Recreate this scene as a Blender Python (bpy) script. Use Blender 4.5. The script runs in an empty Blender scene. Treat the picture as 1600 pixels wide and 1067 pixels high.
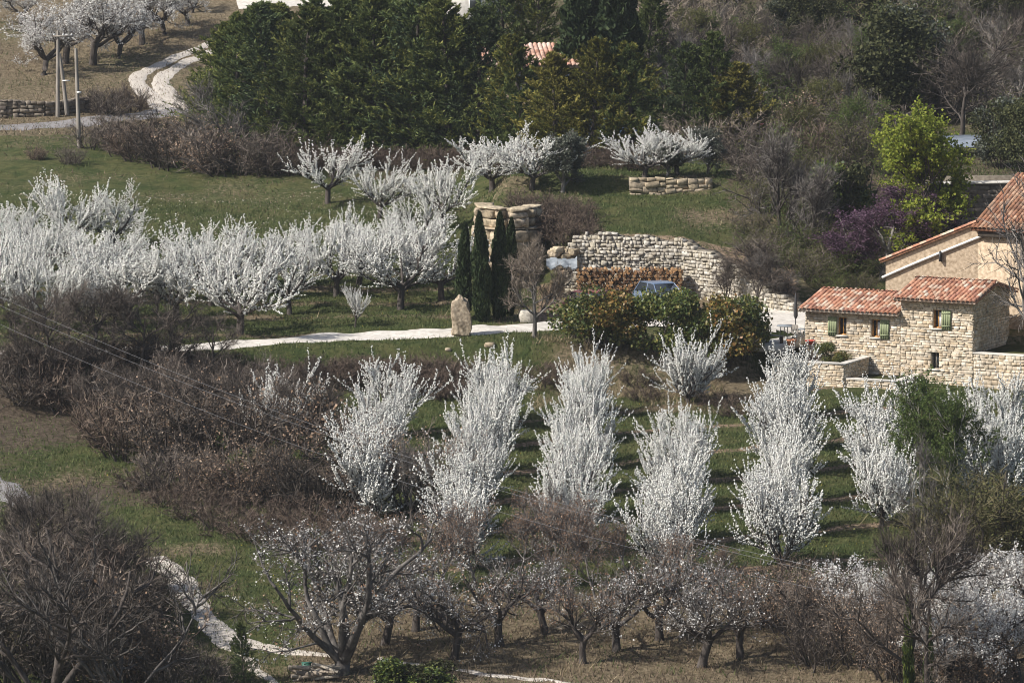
import bpy, math, random
import numpy as np
from mathutils import Vector, Matrix

# ------------------------------------------------------------------ scene, camera, sky, sun
S = bpy.context.scene
COL = S.collection
R = math.radians
CAM_H, PITCH, FPX = 36.8, 7.0, 9000.0          # camera height, tilt down, focal length in 1600-px units
cam = bpy.data.cameras.new('camera')
cam.sensor_width = 36.0
cam.lens = 36.0 * FPX / 1600.0
cam.clip_start, cam.clip_end = 1.0, 4000.0
camo = bpy.data.objects.new('camera', cam)
camo.location = (0, 0, CAM_H)
camo.rotation_euler = (R(90 - PITCH), 0, 0)
COL.objects.link(camo)
S.camera = camo

SUN_EL = R(41)
SUN_DIR = np.array([0.92, 0.39])                # where the light travels to, on the ground
SUN_DIR = SUN_DIR / np.linalg.norm(SUN_DIR)
W = bpy.data.worlds.new('World'); S.world = W; W.use_nodes = True
wn = W.node_tree.nodes; wl = W.node_tree.links
bg = wn.get('Background') or wn.new('ShaderNodeBackground')
sky = wn.new('ShaderNodeTexSky'); sky.sky_type = 'NISHITA'; sky.sun_disc = False
sky.sun_elevation = SUN_EL
sky.sun_rotation = math.atan2(-SUN_DIR[0], -SUN_DIR[1])
sky.altitude = 400; sky.air_density = 1.0; sky.dust_density = 3.0
wl.new(sky.outputs[0], bg.inputs[0]); bg.inputs[1].default_value = 0.095
sl = bpy.data.lights.new('sun', 'SUN'); sl.energy = 5.0; sl.angle = R(0.55); sl.color = (1.0, 0.96, 0.90)
so = bpy.data.objects.new('sun', sl); COL.objects.link(so)
ld = Vector((SUN_DIR[0] * math.cos(SUN_EL), SUN_DIR[1] * math.cos(SUN_EL), -math.sin(SUN_EL)))
so.rotation_euler = ld.to_track_quat('-Z', 'Y').to_euler()
so.location = (-60, 100, 120)
S.view_settings.view_transform = 'Standard'; S.view_settings.look = 'None'
S.view_settings.exposure = 0.40; S.view_settings.gamma = 1.0; S.view_settings.use_curve_mapping = False
S.cycles.pixel_filter_type = 'BLACKMAN_HARRIS'; S.cycles.filter_width = 1.0
S.cycles.max_bounces = 6; S.cycles.diffuse_bounces = 3; S.cycles.transparent_max_bounces = 8

# ------------------------------------------------------------------ terrain height
def interp(x, pts):
    a = np.array(pts, float)
    return np.interp(x, a[:, 0], a[:, 1])
def sstep(x):
    x = np.clip(x, 0, 1); return x * x * (3 - 2 * x)
def vnoise(x, y, s, seed=0):
    x = np.asarray(x, float) / s; y = np.asarray(y, float) / s
    xi = np.floor(x).astype(np.int64); yi = np.floor(y).astype(np.int64)
    fx = x - xi; fy = y - yi; fx = fx * fx * (3 - 2 * fx); fy = fy * fy * (3 - 2 * fy)
    def hsh(a, b):
        n = (a * 374761393 + b * 668265263 + seed * 974634777) & 0x7fffffff
        n = ((n ^ (n >> 13)) * 1274126177) & 0x7fffffff
        return ((n ^ (n >> 16)) & 0xffff) / 65535.0
    return (hsh(xi, yi) * (1 - fx) + hsh(xi + 1, yi) * fx) * (1 - fy) + (hsh(xi, yi + 1) * (1 - fx) + hsh(xi + 1, yi + 1) * fx) * fy
LOW = [(100, -33), (150, -20), (200, -11), (225, -7.6), (248, -5.4), (296, -2.05), (304, -1.9)]
LEFT = [(299, 0), (302, .05), (330, 1.7), (358, 4.0), (372, 4.35), (385, 4.9), (405, 6.9), (425, 10), (470, 18), (700, 75), (1200, 190)]
RIGHT = [(299, 0), (317.5, .4), (331, 4.75), (332.6, 5.5), (341, 5.7), (355, 5.8), (385, 7.4), (425, 11), (470, 18), (700, 75), (1200, 190)]
def height(x, y):
    x = np.asarray(x, float); y = np.asarray(y, float)
    low = interp(y, LOW)
    # the bank below the drive; further back where the house stands
    b0 = interp(x, [(-60, 283), (-30, 286.5), (-20, 290.5), (-12, 294.3), (-4, 296), (0, 296.2), (9, 296.4), (12.5, 298.5), (15.5, 302.4), (22, 300.5), (30, 299)])
    bw = interp(x, [(-60, 4.5), (-12, 3.8), (9, 3.2), (14, 2.2), (30, 2.0)])
    tb = sstep((y - b0) / bw)
    # upper ground left
    zl = interp(y, LEFT)
    # upper ground right: step along the dry wall, then the grass mound
    fY = interp(x, [(-3, 320.5), (-.5, 319.5), (3, 318.6), (9.5, 317.6), (12.5, 314.6), (15.5, 310.5), (20, 312), (40, 314)])
    sh = interp(x, [(-3, 2.6), (0, 2.6), (3, 3.2), (9.5, 3.0), (12.5, 1.8), (15.5, .3), (40, .3)])
    sw = interp(x, [(-3, 2.5), (1.0, 5.5), (2.6, 3.0), (3.2, .9), (12.6, .9), (15.5, 4), (40, 6)])
    base = np.interp(y, [299, 317.5], [0, .4])
    step = sstep((y - fY) / sw)
    rise = sstep(np.clip((y - fY) / np.maximum(331.0 - fY, 1), 0, 1)) * 0 + np.clip((y - fY - sw * .5) / np.maximum(331.0 - fY - sw * .5, 1), 0, 1)
    zr = base + sh * step + (4.75 - .4 - sh) * rise
    zr = np.where(y > 331, interp(y, RIGHT), zr)
    e = interp(y, [(299, -1.9), (316, -1.9), (322, -2.2), (345, -3.0), (360, -8), (400, -14)])
    ew = interp(y, [(299, 1.6), (330, 1.8), (345, 5), (360, 16), (400, 30)])
    m = sstep((x - e) / ew)
    up = zl * (1 - m) + zr * m
    z = low * (1 - tb) + up * tb
    z = np.where(y < 275, low, z)
    z = z + (vnoise(x, y, 6, 1) - .5) * .35 + (vnoise(x, y, 1.7, 2) - .5) * .14 + (vnoise(x, y, .8, 3) - .5) * .12
    return z
GX0, GX1, GY0, GY1, GS = -48.0, 50.0, 205.0, 470.0, 0.5
gxs = np.arange(GX0, GX1 + .01, GS); gys = np.arange(GY0, GY1 + .01, GS)
GXX, GYY = np.meshgrid(gxs, gys)
GZ = height(GXX, GYY)
def gz(x, y):
    """height of the terrain mesh itself (bilinear)"""
    x = np.asarray(x, float); y = np.asarray(y, float)
    inside = (x > GX0) & (x < GX1) & (y > GY0) & (y < GY1)
    fx = np.clip((x - GX0) / GS, 0, len(gxs) - 1.001); fy = np.clip((y - GY0) / GS, 0, len(gys) - 1.001)
    i = fx.astype(int); j = fy.astype(int); a = fx - i; b = fy - j
    z = (GZ[j, i] * (1 - a) + GZ[j, i + 1] * a) * (1 - b) + (GZ[j + 1, i] * (1 - a) + GZ[j + 1, i + 1] * a) * b
    return np.where(inside, z, height(x, y))
cp, sp = math.cos(R(PITCH)), math.sin(R(PITCH))
def ray(u, v):
    dx, dy = (u - 800.0) / FPX, (v - 533.5) / FPX
    d = np.array([dx, cp - dy * sp, -sp - dy * cp])
    return d / np.linalg.norm(d)
def ground(u, v):
    """where the sight line of a photo pixel meets the terrain"""
    d = ray(u, v)
    t = np.arange(205.0, 560.0, .1)
    p = np.array([0, 0, CAM_H]) + t[:, None] * d
    below = p[:, 2] < gz(p[:, 0], p[:, 1])
    k = int(np.argmax(below)) if below.any() else len(t) - 1
    q = p[k]
    return np.array([q[0], q[1], float(gz(q[0], q[1]))])
def at_depth(u, v, Y):
    d = ray(u, v); t = Y / d[1]
    return np.array([0, 0, CAM_H]) + t * d
def ppm(Y):                                    # photo pixels per metre at depth Y
    return FPX / (Y * cp + 4)

# ------------------------------------------------------------------ materials
def new_mat(name):
    m = bpy.data.materials.new(name); m.use_nodes = True
    nt = m.node_tree; nt.nodes.clear()
    out = nt.nodes.new('ShaderNodeOutputMaterial')
    return m, nt, out
def N(nt, typ, **kw):
    n = nt.nodes.new(typ)
    for k, v in kw.items(): setattr(n, k, v)
    return n
def ramp(nt, cols, interp='LINEAR'):
    n = nt.nodes.new('ShaderNodeValToRGB'); cr = n.color_ramp; cr.interpolation = interp
    while len(cr.elements) < len(cols): cr.elements.new(.5)
    for e, (p, c) in zip(cr.elements, cols):
        e.position = p; e.color = (c[0], c[1], c[2], 1)
    return n
def leaf_mat(name, cols, trans=.3, objvar=.25, rough=.7, spec=.15):
    """foliage, petals, twigs: colour differs leaf by leaf and plant by plant"""
    m, nt, out = new_mat(name)
    g = N(nt, 'ShaderNodeNewGeometry'); oi = N(nt, 'ShaderNodeObjectInfo')
    n = len(cols)
    r = ramp(nt, [(i / max(n - 1, 1), c) for i, c in enumerate(cols)])
    nt.links.new(g.outputs['Random Per Island'], r.inputs[0])
    hs = N(nt, 'ShaderNodeHueSaturation')
    mr = N(nt, 'ShaderNodeMapRange'); mr.inputs[3].default_value = 1 - objvar; mr.inputs[4].default_value = 1 + objvar
    nt.links.new(oi.outputs['Random'], mr.inputs[0]); nt.links.new(mr.outputs[0], hs.inputs['Value'])
    nt.links.new(r.outputs[0], hs.inputs['Color'])
    p = N(nt, 'ShaderNodeBsdfPrincipled'); p.inputs['Roughness'].default_value = rough
    p.inputs['Specular IOR Level'].default_value = spec
    nt.links.new(hs.outputs[0], p.inputs['Base Color'])
    if trans > 0:
        t = N(nt, 'ShaderNodeBsdfTranslucent'); nt.links.new(hs.outputs[0], t.inputs[0])
        mx = N(nt, 'ShaderNodeMixShader'); mx.inputs[0].default_value = trans
        nt.links.new(p.outputs[0], mx.inputs[1]); nt.links.new(t.outputs[0], mx.inputs[2])
        nt.links.new(mx.outputs[0], out.inputs[0])
    else:
        nt.links.new(p.outputs[0], out.inputs[0])
    return m
def solid_mat(name, c1, c2=None, scale=6.0, rough=.8, spec=.3, metal=0.0, bump=0.0, objvar=0.0, detail=5, stretch=None):
    m, nt, out = new_mat(name)
    p = N(nt, 'ShaderNodeBsdfPrincipled'); p.inputs['Roughness'].default_value = rough
    p.inputs['Specular IOR Level'].default_value = spec; p.inputs['Metallic'].default_value = metal
    tc = N(nt, 'ShaderNodeTexCoord'); nz = N(nt, 'ShaderNodeTexNoise')
    nz.inputs['Scale'].default_value = scale; nz.inputs['Detail'].default_value = detail
    src = tc.outputs['Object']
    if stretch:
        mp = N(nt, 'ShaderNodeMapping'); mp.inputs['Scale'].default_value = stretch
        nt.links.new(src, mp.inputs[0]); src = mp.outputs[0]
    nt.links.new(src, nz.inputs['Vector'])
    r = ramp(nt, [(.3, c1), (.7, c2 or c1)]); nt.links.new(nz.outputs['Fac'], r.inputs[0])
    src = r.outputs[0]
    if objvar:
        oi = N(nt, 'ShaderNodeObjectInfo'); hs = N(nt, 'ShaderNodeHueSaturation'); mr = N(nt, 'ShaderNodeMapRange')
        mr.inputs[3].default_value = 1 - objvar; mr.inputs[4].default_value = 1 + objvar
        nt.links.new(oi.outputs['Random'], mr.inputs[0]); nt.links.new(mr.outputs[0], hs.inputs['Value'])
        nt.links.new(src, hs.inputs['Color']); src = hs.outputs[0]
    nt.links.new(src, p.inputs['Base Color'])
    if bump:
        b = N(nt, 'ShaderNodeBump'); b.inputs['Strength'].default_value = bump; b.inputs['Distance'].default_value = .05
        nt.links.new(nz.outputs['Fac'], b.inputs['Height']); nt.links.new(b.outputs[0], p.inputs['Normal'])
    nt.links.new(p.outputs[0], out.inputs[0])
    return m
def choice_mat(name, cols, rough=.85, scale=9.0, mottling=.35, mode='LINEAR'):
    """each piece takes one colour of the list by its own random number, with mottling"""
    m, nt, out = new_mat(name)
    oi = N(nt, 'ShaderNodeObjectInfo'); g = N(nt, 'ShaderNodeNewGeometry')
    ad = N(nt, 'ShaderNodeMath', operation='ADD'); fr = N(nt, 'ShaderNodeMath', operation='FRACT')
    nt.links.new(oi.outputs['Random'], ad.inputs[0]); nt.links.new(g.outputs['Random Per Island'], ad.inputs[1])
    nt.links.new(ad.outputs[0], fr.inputs[0])
    n = len(cols); r = ramp(nt, [((i + .02) / n, c) for i, c in enumerate(cols)], mode)
    nt.links.new(fr.outputs[0], r.inputs[0])
    tc = N(nt, 'ShaderNodeTexCoord'); nz = N(nt, 'ShaderNodeTexNoise'); nz.inputs['Scale'].default_value = scale; nz.inputs['Detail'].default_value = 5
    nt.links.new(g.outputs['Position'], nz.inputs['Vector'])
    mr = N(nt, 'ShaderNodeMapRange'); mr.inputs[1].default_value = .3; mr.inputs[2].default_value = .7
    mr.inputs[3].default_value = 1 - mottling; mr.inputs[4].default_value = 1 + mottling * .6
    nt.links.new(nz.outputs['Fac'], mr.inputs[0])
    n2 = N(nt, 'ShaderNodeTexNoise'); n2.inputs['Scale'].default_value = .7; n2.inputs['Detail'].default_value = 6; n2.inputs['Roughness'].default_value = .65; nt.links.new(g.outputs['Position'], n2.inputs['Vector'])
    m2 = N(nt, 'ShaderNodeMapRange'); m2.inputs[1].default_value = .32; m2.inputs[2].default_value = .68; m2.inputs[3].default_value = .68; m2.inputs[4].default_value = 1.14; nt.links.new(n2.outputs['Fac'], m2.inputs[0])
    mm = N(nt, 'ShaderNodeMath', operation='MULTIPLY'); nt.links.new(mr.outputs[0], mm.inputs[0]); nt.links.new(m2.outputs[0], mm.inputs[1])
    hs = N(nt, 'ShaderNodeHueSaturation'); nt.links.new(r.outputs[0], hs.inputs['Color']); nt.links.new(mm.outputs[0], hs.inputs['Value'])
    p = N(nt, 'ShaderNodeBsdfPrincipled'); p.inputs['Roughness'].default_value = rough; p.inputs['Specular IOR Level'].default_value = .25
    nt.links.new(hs.outputs[0], p.inputs['Base Color'])
    b = N(nt, 'ShaderNodeBump'); b.inputs['Strength'].default_value = .5; b.inputs['Distance'].default_value = .03
    nt.links.new(nz.outputs['Fac'], b.inputs['Height']); nt.links.new(b.outputs[0], p.inputs['Normal'])
    nt.links.new(p.outputs[0], out.inputs[0])
    return m

M = {}
M['bark'] = solid_mat('bark', (.035, .028, .024), (.10, .085, .075), 9, .9, .2, bump=.6, stretch=(1, 1, .3))
M['bark_grey'] = solid_mat('bark_grey', (.075, .068, .062), (.24, .22, .20), 5, .9, .2, bump=.6, stretch=(1, 1, .4))
M['bark_old'] = solid_mat('bark_old', (.035, .030, .028), (.17, .155, .14), 4, .9, .2, bump=.7, stretch=(1, 1, .5))
M['bark_pale'] = solid_mat('bark_pale', (.28, .26, .23), (.5, .47, .42), 6, .85, .2)
M['twig_dark'] = leaf_mat('twig_dark', [(.02, .016, .013), (.046, .037, .03), (.085, .07, .058)], 0, .2)
M['twig_brown'] = leaf_mat('twig_brown', [(.05, .039, .031), (.115, .093, .075), (.21, .175, .148)], 0, .25)
M['twig_red'] = leaf_mat('twig_red', [(.045, .031, .024), (.10, .072, .054), (.17, .13, .10)], 0, .25)
M['twig_grey'] = leaf_mat('twig_grey', [(.05, .045, .04), (.12, .105, .095), (.21, .19, .17)], 0, .25)
M['twig_tan'] = leaf_mat('twig_tan', [(.10, .08, .06), (.20, .16, .125), (.31, .26, .205)], 0, .2)
M['twig_olive'] = leaf_mat('twig_olive', [(.04, .036, .018), (.09, .08, .038), (.14, .12, .06)], 0, .2)
M['petal'] = leaf_mat('petal', [(.62, .61, .565), (.72, .71, .665), (.80, .79, .745)], .12, .05, .9, 0)
M['petal_dull'] = leaf_mat('petal_dull', [(.46, .445, .42), (.60, .585, .555), (.72, .705, .67)], .25, .1, .9, 0)
M['leaf_dry'] = leaf_mat('leaf_dry', [(.12, .07, .045), (.23, .14, .09), (.36, .25, .17)], .25, .25)
M['leaf_tan'] = leaf_mat('leaf_tan', [(.16, .10, .06), (.32, .22, .15), (.45, .34, .25)], .25, .2)
M['conifer'] = leaf_mat('conifer', [(.038, .056, .019), (.082, .108, .034), (.15, .175, .055)], .3, .2)
M['conifer_blue'] = leaf_mat('conifer_blue', [(.034, .054, .026), (.066, .094, .042), (.11, .14, .062)], .15, .25)
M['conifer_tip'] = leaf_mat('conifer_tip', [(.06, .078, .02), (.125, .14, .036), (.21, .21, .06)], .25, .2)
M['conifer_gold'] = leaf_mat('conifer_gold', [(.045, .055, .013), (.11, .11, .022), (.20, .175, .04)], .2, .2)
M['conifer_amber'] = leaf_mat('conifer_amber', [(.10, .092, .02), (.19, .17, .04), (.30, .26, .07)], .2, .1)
M['cypress'] = leaf_mat('cypress', [(.018, .030, .012), (.034, .052, .02), (.056, .076, .03)], .12, .15)
M['olive_leaf'] = leaf_mat('olive_leaf', [(.045, .054, .038), (.09, .10, .075), (.16, .17, .135)], .2, .15)
M['hedge_green'] = leaf_mat('hedge_green', [(.026, .042, .011), (.058, .085, .020), (.12, .14, .032), (.20, .17, .05)], .2, .15, .45, .4)
M['hedge_gold'] = leaf_mat('hedge_gold', [(.045, .048, .014), (.11, .10, .022), (.22, .17, .04), (.26, .12, .04)], .2, .1, .45, .4)
M['spring_leaf'] = leaf_mat('spring_leaf', [(.10, .14, .018), (.21, .25, .035), (.32, .34, .06)], .4, .08)
M['feather_leaf'] = leaf_mat('feather_leaf', [(.04, .066, .016), (.08, .118, .03), (.14, .18, .055)], .3, .1)
M['oak_leaf'] = leaf_mat('oak_leaf', [(.024, .030, .012), (.046, .052, .02), (.085, .085, .034)], .15, .25)
M['ivy'] = leaf_mat('ivy', [(.02, .04, .012), (.06, .09, .02), (.16, .18, .03)], .2, .1, .45, .4)
M['bud_leaf'] = leaf_mat('bud_leaf', [(.05, .055, .018), (.09, .095, .03), (.14, .14, .05)], .3, .2)
M['judas'] = leaf_mat('judas', [(.05, .028, .045), (.095, .052, .082), (.16, .095, .14)], .2, .05)
M['grass_blade'] = leaf_mat('grass_blade', [(.036, .055, .019), (.085, .110, .037), (.165, .18, .073)], .3, 0)
M['straw'] = leaf_mat('straw', [(.14, .11, .06), (.27, .215, .13), (.42, .34, .22)], .25, .1)
M['straw_brown'] = leaf_mat('straw_brown', [(.08, .058, .038), (.17, .125, .085), (.28, .21, .15)], .2, .1)

# ------------------------------------------------------------------ mesh and object helpers
class Geo:
    """collects vertices and faces of one mesh object"""
    def __init__(s): s.V = []; s.F = []; s.n = 0
    def add(s, V, F, mi=0):
        V = np.asarray(V, float).reshape(-1, 3); F = np.asarray(F, np.int64)
        s.V.append(V); s.F.append((F + s.n, mi)); s.n += len(V)
    def mesh(s, name, mats, smooth=False):
        me = bpy.data.meshes.new(name)
        if s.n:
            V = np.concatenate(s.V); nl = sum(f.size for f, _ in s.F); npoly = sum(len(f) for f, _ in s.F)
            me.vertices.add(len(V)); me.vertices.foreach_set('co', V.ravel())
            me.loops.add(nl); me.polygons.add(npoly)
            me.loops.foreach_set('vertex_index', np.concatenate([f.ravel() for f, _ in s.F]).astype(np.int32))
            tot = np.concatenate([np.full(len(f), f.shape[1]) for f, _ in s.F])
            st = np.concatenate([[0], np.cumsum(tot)[:-1]])
            me.polygons.foreach_set('loop_start', st.astype(np.int32))
            me.polygons.foreach_set('material_index', np.concatenate([np.full(len(f), mi) for f, mi in s.F]).astype(np.int32))
            if smooth: me.polygons.foreach_set('use_smooth', np.ones(npoly, bool))
            me.update(calc_edges=True); me.validate()
        for m in (mats if isinstance(mats, (list, tuple)) else [mats]): me.materials.append(M[m] if isinstance(m, str) else m)
        return me
    def box(s, x0, x1, y0, y1, z0, z1, mi=0):
        V = [(x0, y0, z0), (x1, y0, z0), (x1, y1, z0), (x0, y1, z0), (x0, y0, z1), (x1, y0, z1), (x1, y1, z1), (x0, y1, z1)]
        s.add(V, [(0, 3, 2, 1), (4, 5, 6, 7), (0, 1, 5, 4), (1, 2, 6, 5), (2, 3, 7, 6), (3, 0, 4, 7)], mi); return s
    def prism(s, poly, a, b, axis='y', mi=0):
        """a polygon in the other two axes pushed from a to b along axis"""
        n = len(poly)
        def P(p, t): return {'y': (p[0], t, p[1]), 'x': (t, p[0], p[1]), 'z': (p[0], p[1], t)}[axis]
        V = [P(p, a) for p in poly] + [P(p, b) for p in poly]
        s.add(V, [(i, (i + 1) % n, n + (i + 1) % n, n + i) for i in range(n)], mi)
        s.add(V, [list(range(n))[::-1]], mi); s.add(V, [list(range(n, 2 * n))], mi); return s
    def tube(s, pts, radii, sides=8, mi=0, cap=True):
        P = np.asarray(pts, float)[None]; tubes(s, P, np.asarray(radii, float)[None], sides, mi)
        V = s.V[-1]; n = len(pts)
        if cap:
            s.add(V[:sides], [list(range(sides))[::-1]], mi); s.add(V[(n - 1) * sides:], [list(range(sides))], mi)
        return s
    def lathe(s, prof, sides=12, mi=0, c=(0, 0, 0)):
        n = len(prof); a = np.linspace(0, 2 * math.pi, sides, endpoint=False)
        V = [(c[0] + r * math.cos(t), c[1] + r * math.sin(t), c[2] + z) for r, z in prof for t in a]
        F = [(i * sides + j, i * sides + (j + 1) % sides, (i + 1) * sides + (j + 1) % sides, (i + 1) * sides + j) for i in range(n - 1) for j in range(sides)]
        s.add(V, F, mi); return s
def norm(a): return a / np.maximum(np.linalg.norm(a, axis=-1, keepdims=True), 1e-9)
def frames(T):
    ref = np.where(np.abs(T[..., 2:3]) > .95, np.array([1., 0, 0]), np.array([0, 0, 1.]))
    A = norm(np.cross(T, ref)); return A, np.cross(T, A)
def tubes(g, P, rad, sides, mi=0):
    """many tapered tubes at once: P (n, s, 3), rad (n, s)"""
    n, s, _ = P.shape
    T = np.empty_like(P); T[:, 1:-1] = P[:, 2:] - P[:, :-2]; T[:, 0] = P[:, 1] - P[:, 0]; T[:, -1] = P[:, -1] - P[:, -2]
    A, B = frames(norm(T))
    a = np.arange(sides) * 2 * math.pi / sides
    V = P[:, :, None] + rad[:, :, None, None] * (A[:, :, None] * np.cos(a)[:, None] + B[:, :, None] * np.sin(a)[:, None])
    idx = np.arange(n * s * sides).reshape(n, s, sides)
    i0 = idx[:, :-1]; i1 = idx[:, 1:]
    F = np.stack([i0, np.roll(i0, -1, 2), np.roll(i1, -1, 2), i1], -1).reshape(-1, 4)
    g.add(V, F, mi)
def quads(g, C, size, rng, mi=0, aspect=1.0, D=None, up=0.0):
    """small free-lying faces: blossom, leaves"""
    n = len(C)
    A = norm(rng.normal(size=(n, 3))) if D is None else norm(D + rng.normal(size=(n, 3)) * .35)
    B = norm(np.cross(A, rng.normal(size=(n, 3)) + np.array([0, 0, up])))
    sz = (size * rng.uniform(.6, 1.3, n))[:, None]
    A = A * sz * aspect * .5; B = B * sz * .5
    V = np.stack([C - A - B * .6, C + A * .3 - B, C + A, C - A * .2 + B], 1)
    g.add(V, np.arange(4 * n).reshape(n, 4), mi)
OCT_V = np.array([(1, 0, 0), (0, 1, 0), (-1, 0, 0), (0, -1, 0), (0, 0, 1), (0, 0, -1)], float)
OCT_F = np.array([(0, 1, 4), (1, 2, 4), (2, 3, 4), (3, 0, 4), (1, 0, 5), (2, 1, 5), (3, 2, 5), (0, 3, 5)])
def tufts(g, C, size, rng, mi=0):
    """round little flower clusters"""
    n = len(C)
    A = norm(rng.normal(size=(n, 3))); B = norm(np.cross(A, rng.normal(size=(n, 3)))); Cc = np.cross(A, B)
    r = size * rng.uniform(.6, 1.35, (n, 3))
    Rm = np.stack([A * r[:, :1], B * r[:, 1:2], Cc * r[:, 2:]], 1)
    V = C[:, None] + np.einsum('vk,nkj->nvj', OCT_V, Rm)
    F = (np.arange(n) * 6)[:, None, None] + OCT_F[None]
    g.add(V, F.reshape(-1, 3), mi)
def ribbons(g, P, w, rng, mi=0):
    """thin twigs: P (n, s, 3) drawn as flat strips tapering to a point"""
    n, s, _ = P.shape
    T = norm(P[:, -1] - P[:, 0]); B = norm(np.cross(T, rng.normal(size=(n, 3))))
    taper = np.linspace(1, .15, s)
    wv = np.broadcast_to(np.asarray(w, float), (n,))[:, None, None] * taper[None, :, None] * .5
    L = P - B[:, None] * wv; Rr = P + B[:, None] * wv
    V = np.stack([L, Rr], 2); idx = np.arange(n * s * 2).reshape(n, s, 2)
    F = np.stack([idx[:, :-1, 0], idx[:, :-1, 1], idx[:, 1:, 1], idx[:, 1:, 0]], -1).reshape(-1, 4)
    g.add(V, F, mi)
def grow(base, D, L, segs, rng, wob=.15, up=0.0, out=None):
    """polylines from base along D with wander and a pull upward"""
    n = len(base); P = np.empty((n, segs + 1, 3)); P[:, 0] = base; d = norm(D)
    st = np.broadcast_to(np.asarray(L, float), (n,))[:, None] / segs
    for k in range(segs):
        d = norm(d + rng.normal(size=(n, 3)) * wob + np.array([0, 0, up]))
        P[:, k + 1] = P[:, k] + d * st
    return P
def sprout(P, nch, t0, t1, ang, rng, angsd=.2, jit=True):
    """start points and directions of side branches"""
    n, s, _ = P.shape
    t = rng.uniform(t0, t1, (n, nch)) if jit else np.linspace(t0, t1, nch)[None].repeat(n, 0)
    f = t * (s - 1); i = np.minimum(f.astype(int), s - 2); a = (f - i)[..., None]
    r = np.arange(n)[:, None]
    B = P[r, i] * (1 - a) + P[r, i + 1] * a
    T = norm(P[r, i + 1] - P[r, i])
    A, Bn = frames(T)
    az = (np.arange(nch)[None] * 2.4 + rng.uniform(0, 6.28, (n, 1)) + rng.normal(size=(n, nch)) * .5)[..., None]
    th = (ang + rng.normal(size=(n, nch)) * angsd)[..., None]
    D = T * np.cos(th) + (A * np.cos(az) + Bn * np.sin(az)) * np.sin(th)
    return B.reshape(-1, 3), D.reshape(-1, 3), t.ravel()
def lin(a, b, s): return np.linspace(a, b, s)
def along(P, m, rng, t0=0.0, t1=1.0, spread=.05):
    n, s, _ = P.shape
    t = t0 + (t1 - t0) * (np.arange(m)[None] + rng.random((n, m))) / m; f = t * (s - 1); i = np.minimum(f.astype(int), s - 2); a = (f - i)[..., None]; r = np.arange(n)[:, None]
    C = P[r, i] * (1 - a) + P[r, i + 1] * a
    return (C + rng.normal(size=C.shape) * spread).reshape(-1, 3)

def link(o):
    COL.objects.link(o); return o
def obj(name, me, parent=None, loc=None, kind=None, label=None):
    o = bpy.data.objects.new(name, me); link(o)
    if parent is not None: o.parent = parent
    if loc is not None: o.location = loc
    if kind: o['kind'] = kind
    if label: o['label'] = label
    return o
def tag(o, label, cat, group=None):
    o['label'] = label; o['category'] = cat
    if group: o['group'] = group
    return o
def thing(name, label, cat, loc=(0, 0, 0), rz=0.0, group=None):
    o = bpy.data.objects.new(name, None); link(o)
    o.empty_display_size = .3; o.location = loc; o.rotation_euler = (0, 0, rz)
    return tag(o, label, cat, group)

# ------------------------------------------------------------------ plants: each maker gives (part name, mesh) pairs, base at the origin
def cherry_mesh(seed, wide=False, n1=7, flowers=1.0):
    rng = np.random.default_rng(seed); g = Geo(); c = Geo()
    th = 1.0 if wide else .35
    tr = grow(np.zeros((1, 3)) - [0, 0, .15], np.array([[rng.normal() * .06, rng.normal() * .06, 1]]), th + .15, 4, rng, .05)
    tubes(g, tr, lin(.15, .115, 5)[None] if wide else lin(.12, .09, 5)[None], 8)
    B, D, t = sprout(tr, n1, .72, 1.0, .98 if wide else .95, rng, .16)
    l1 = grow(B, D, rng.uniform(1.5, 2.3, n1) if wide else rng.uniform(1.1, 1.7, n1), 5, rng, .12, .09 if wide else .22)
    tubes(g, l1, np.tile(lin(.07, .03, 6), (n1, 1)), 6)
    if not wide:                                 # a low skirt of short limbs
        B, D, t = sprout(tr, 5, .55, .95, 1.2, rng, .15); low = grow(B, D, rng.uniform(.7, 1.1, 5), 5, rng, .12, .14)
        tubes(g, low, np.tile(lin(.045, .02, 6), (5, 1)), 5); l1 = np.concatenate([l1, low])
    B, D, t = sprout(l1, 5, .25, 1.0, .55, rng, .2)
    l2 = grow(B, D, rng.uniform(.8, 1.5, len(B)), 4, rng, .12, .18)
    tubes(g, l2, np.tile(lin(.032, .013, 5), (len(B), 1)), 4)
    B, D, t = sprout(l2, 5, .12, 1.0, .5, rng, .18)
    l3 = grow(B, D, rng.uniform(.3, 1.1, len(B)) * (1.05 if wide else 1.1), 3, rng, .04, .17 if not wide else .12)
    ribbons(c, l3, .03, rng, 0)
    B, D, t = sprout(l1, 6, .15, 1.0, .8, rng, .3)
    l4 = grow(B, D, rng.uniform(.25, .65, len(B)), 3, rng, .06, .18); ribbons(c, l4, .03, rng, 0)
    tufts(c, along(l3, int(24 * flowers), rng, .0, 1.03, .021), .036, rng, 1)
    tufts(c, along(l2, int(22 * flowers), rng, .25, 1, .026), .036, rng, 1)
    tufts(c, along(l4, int(15 * flowers), rng, .05, 1.02, .023), .036, rng, 1)
    tufts(c, along(l1, int(20 * flowers), rng, .5 if wide else .3, 1, .028), .036, rng, 1)
    return [('trunk', g.mesh('cherry_trunk', 'bark')), ('crown', c.mesh('cherry_crown', ['twig_dark', 'petal'], True))]
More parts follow.
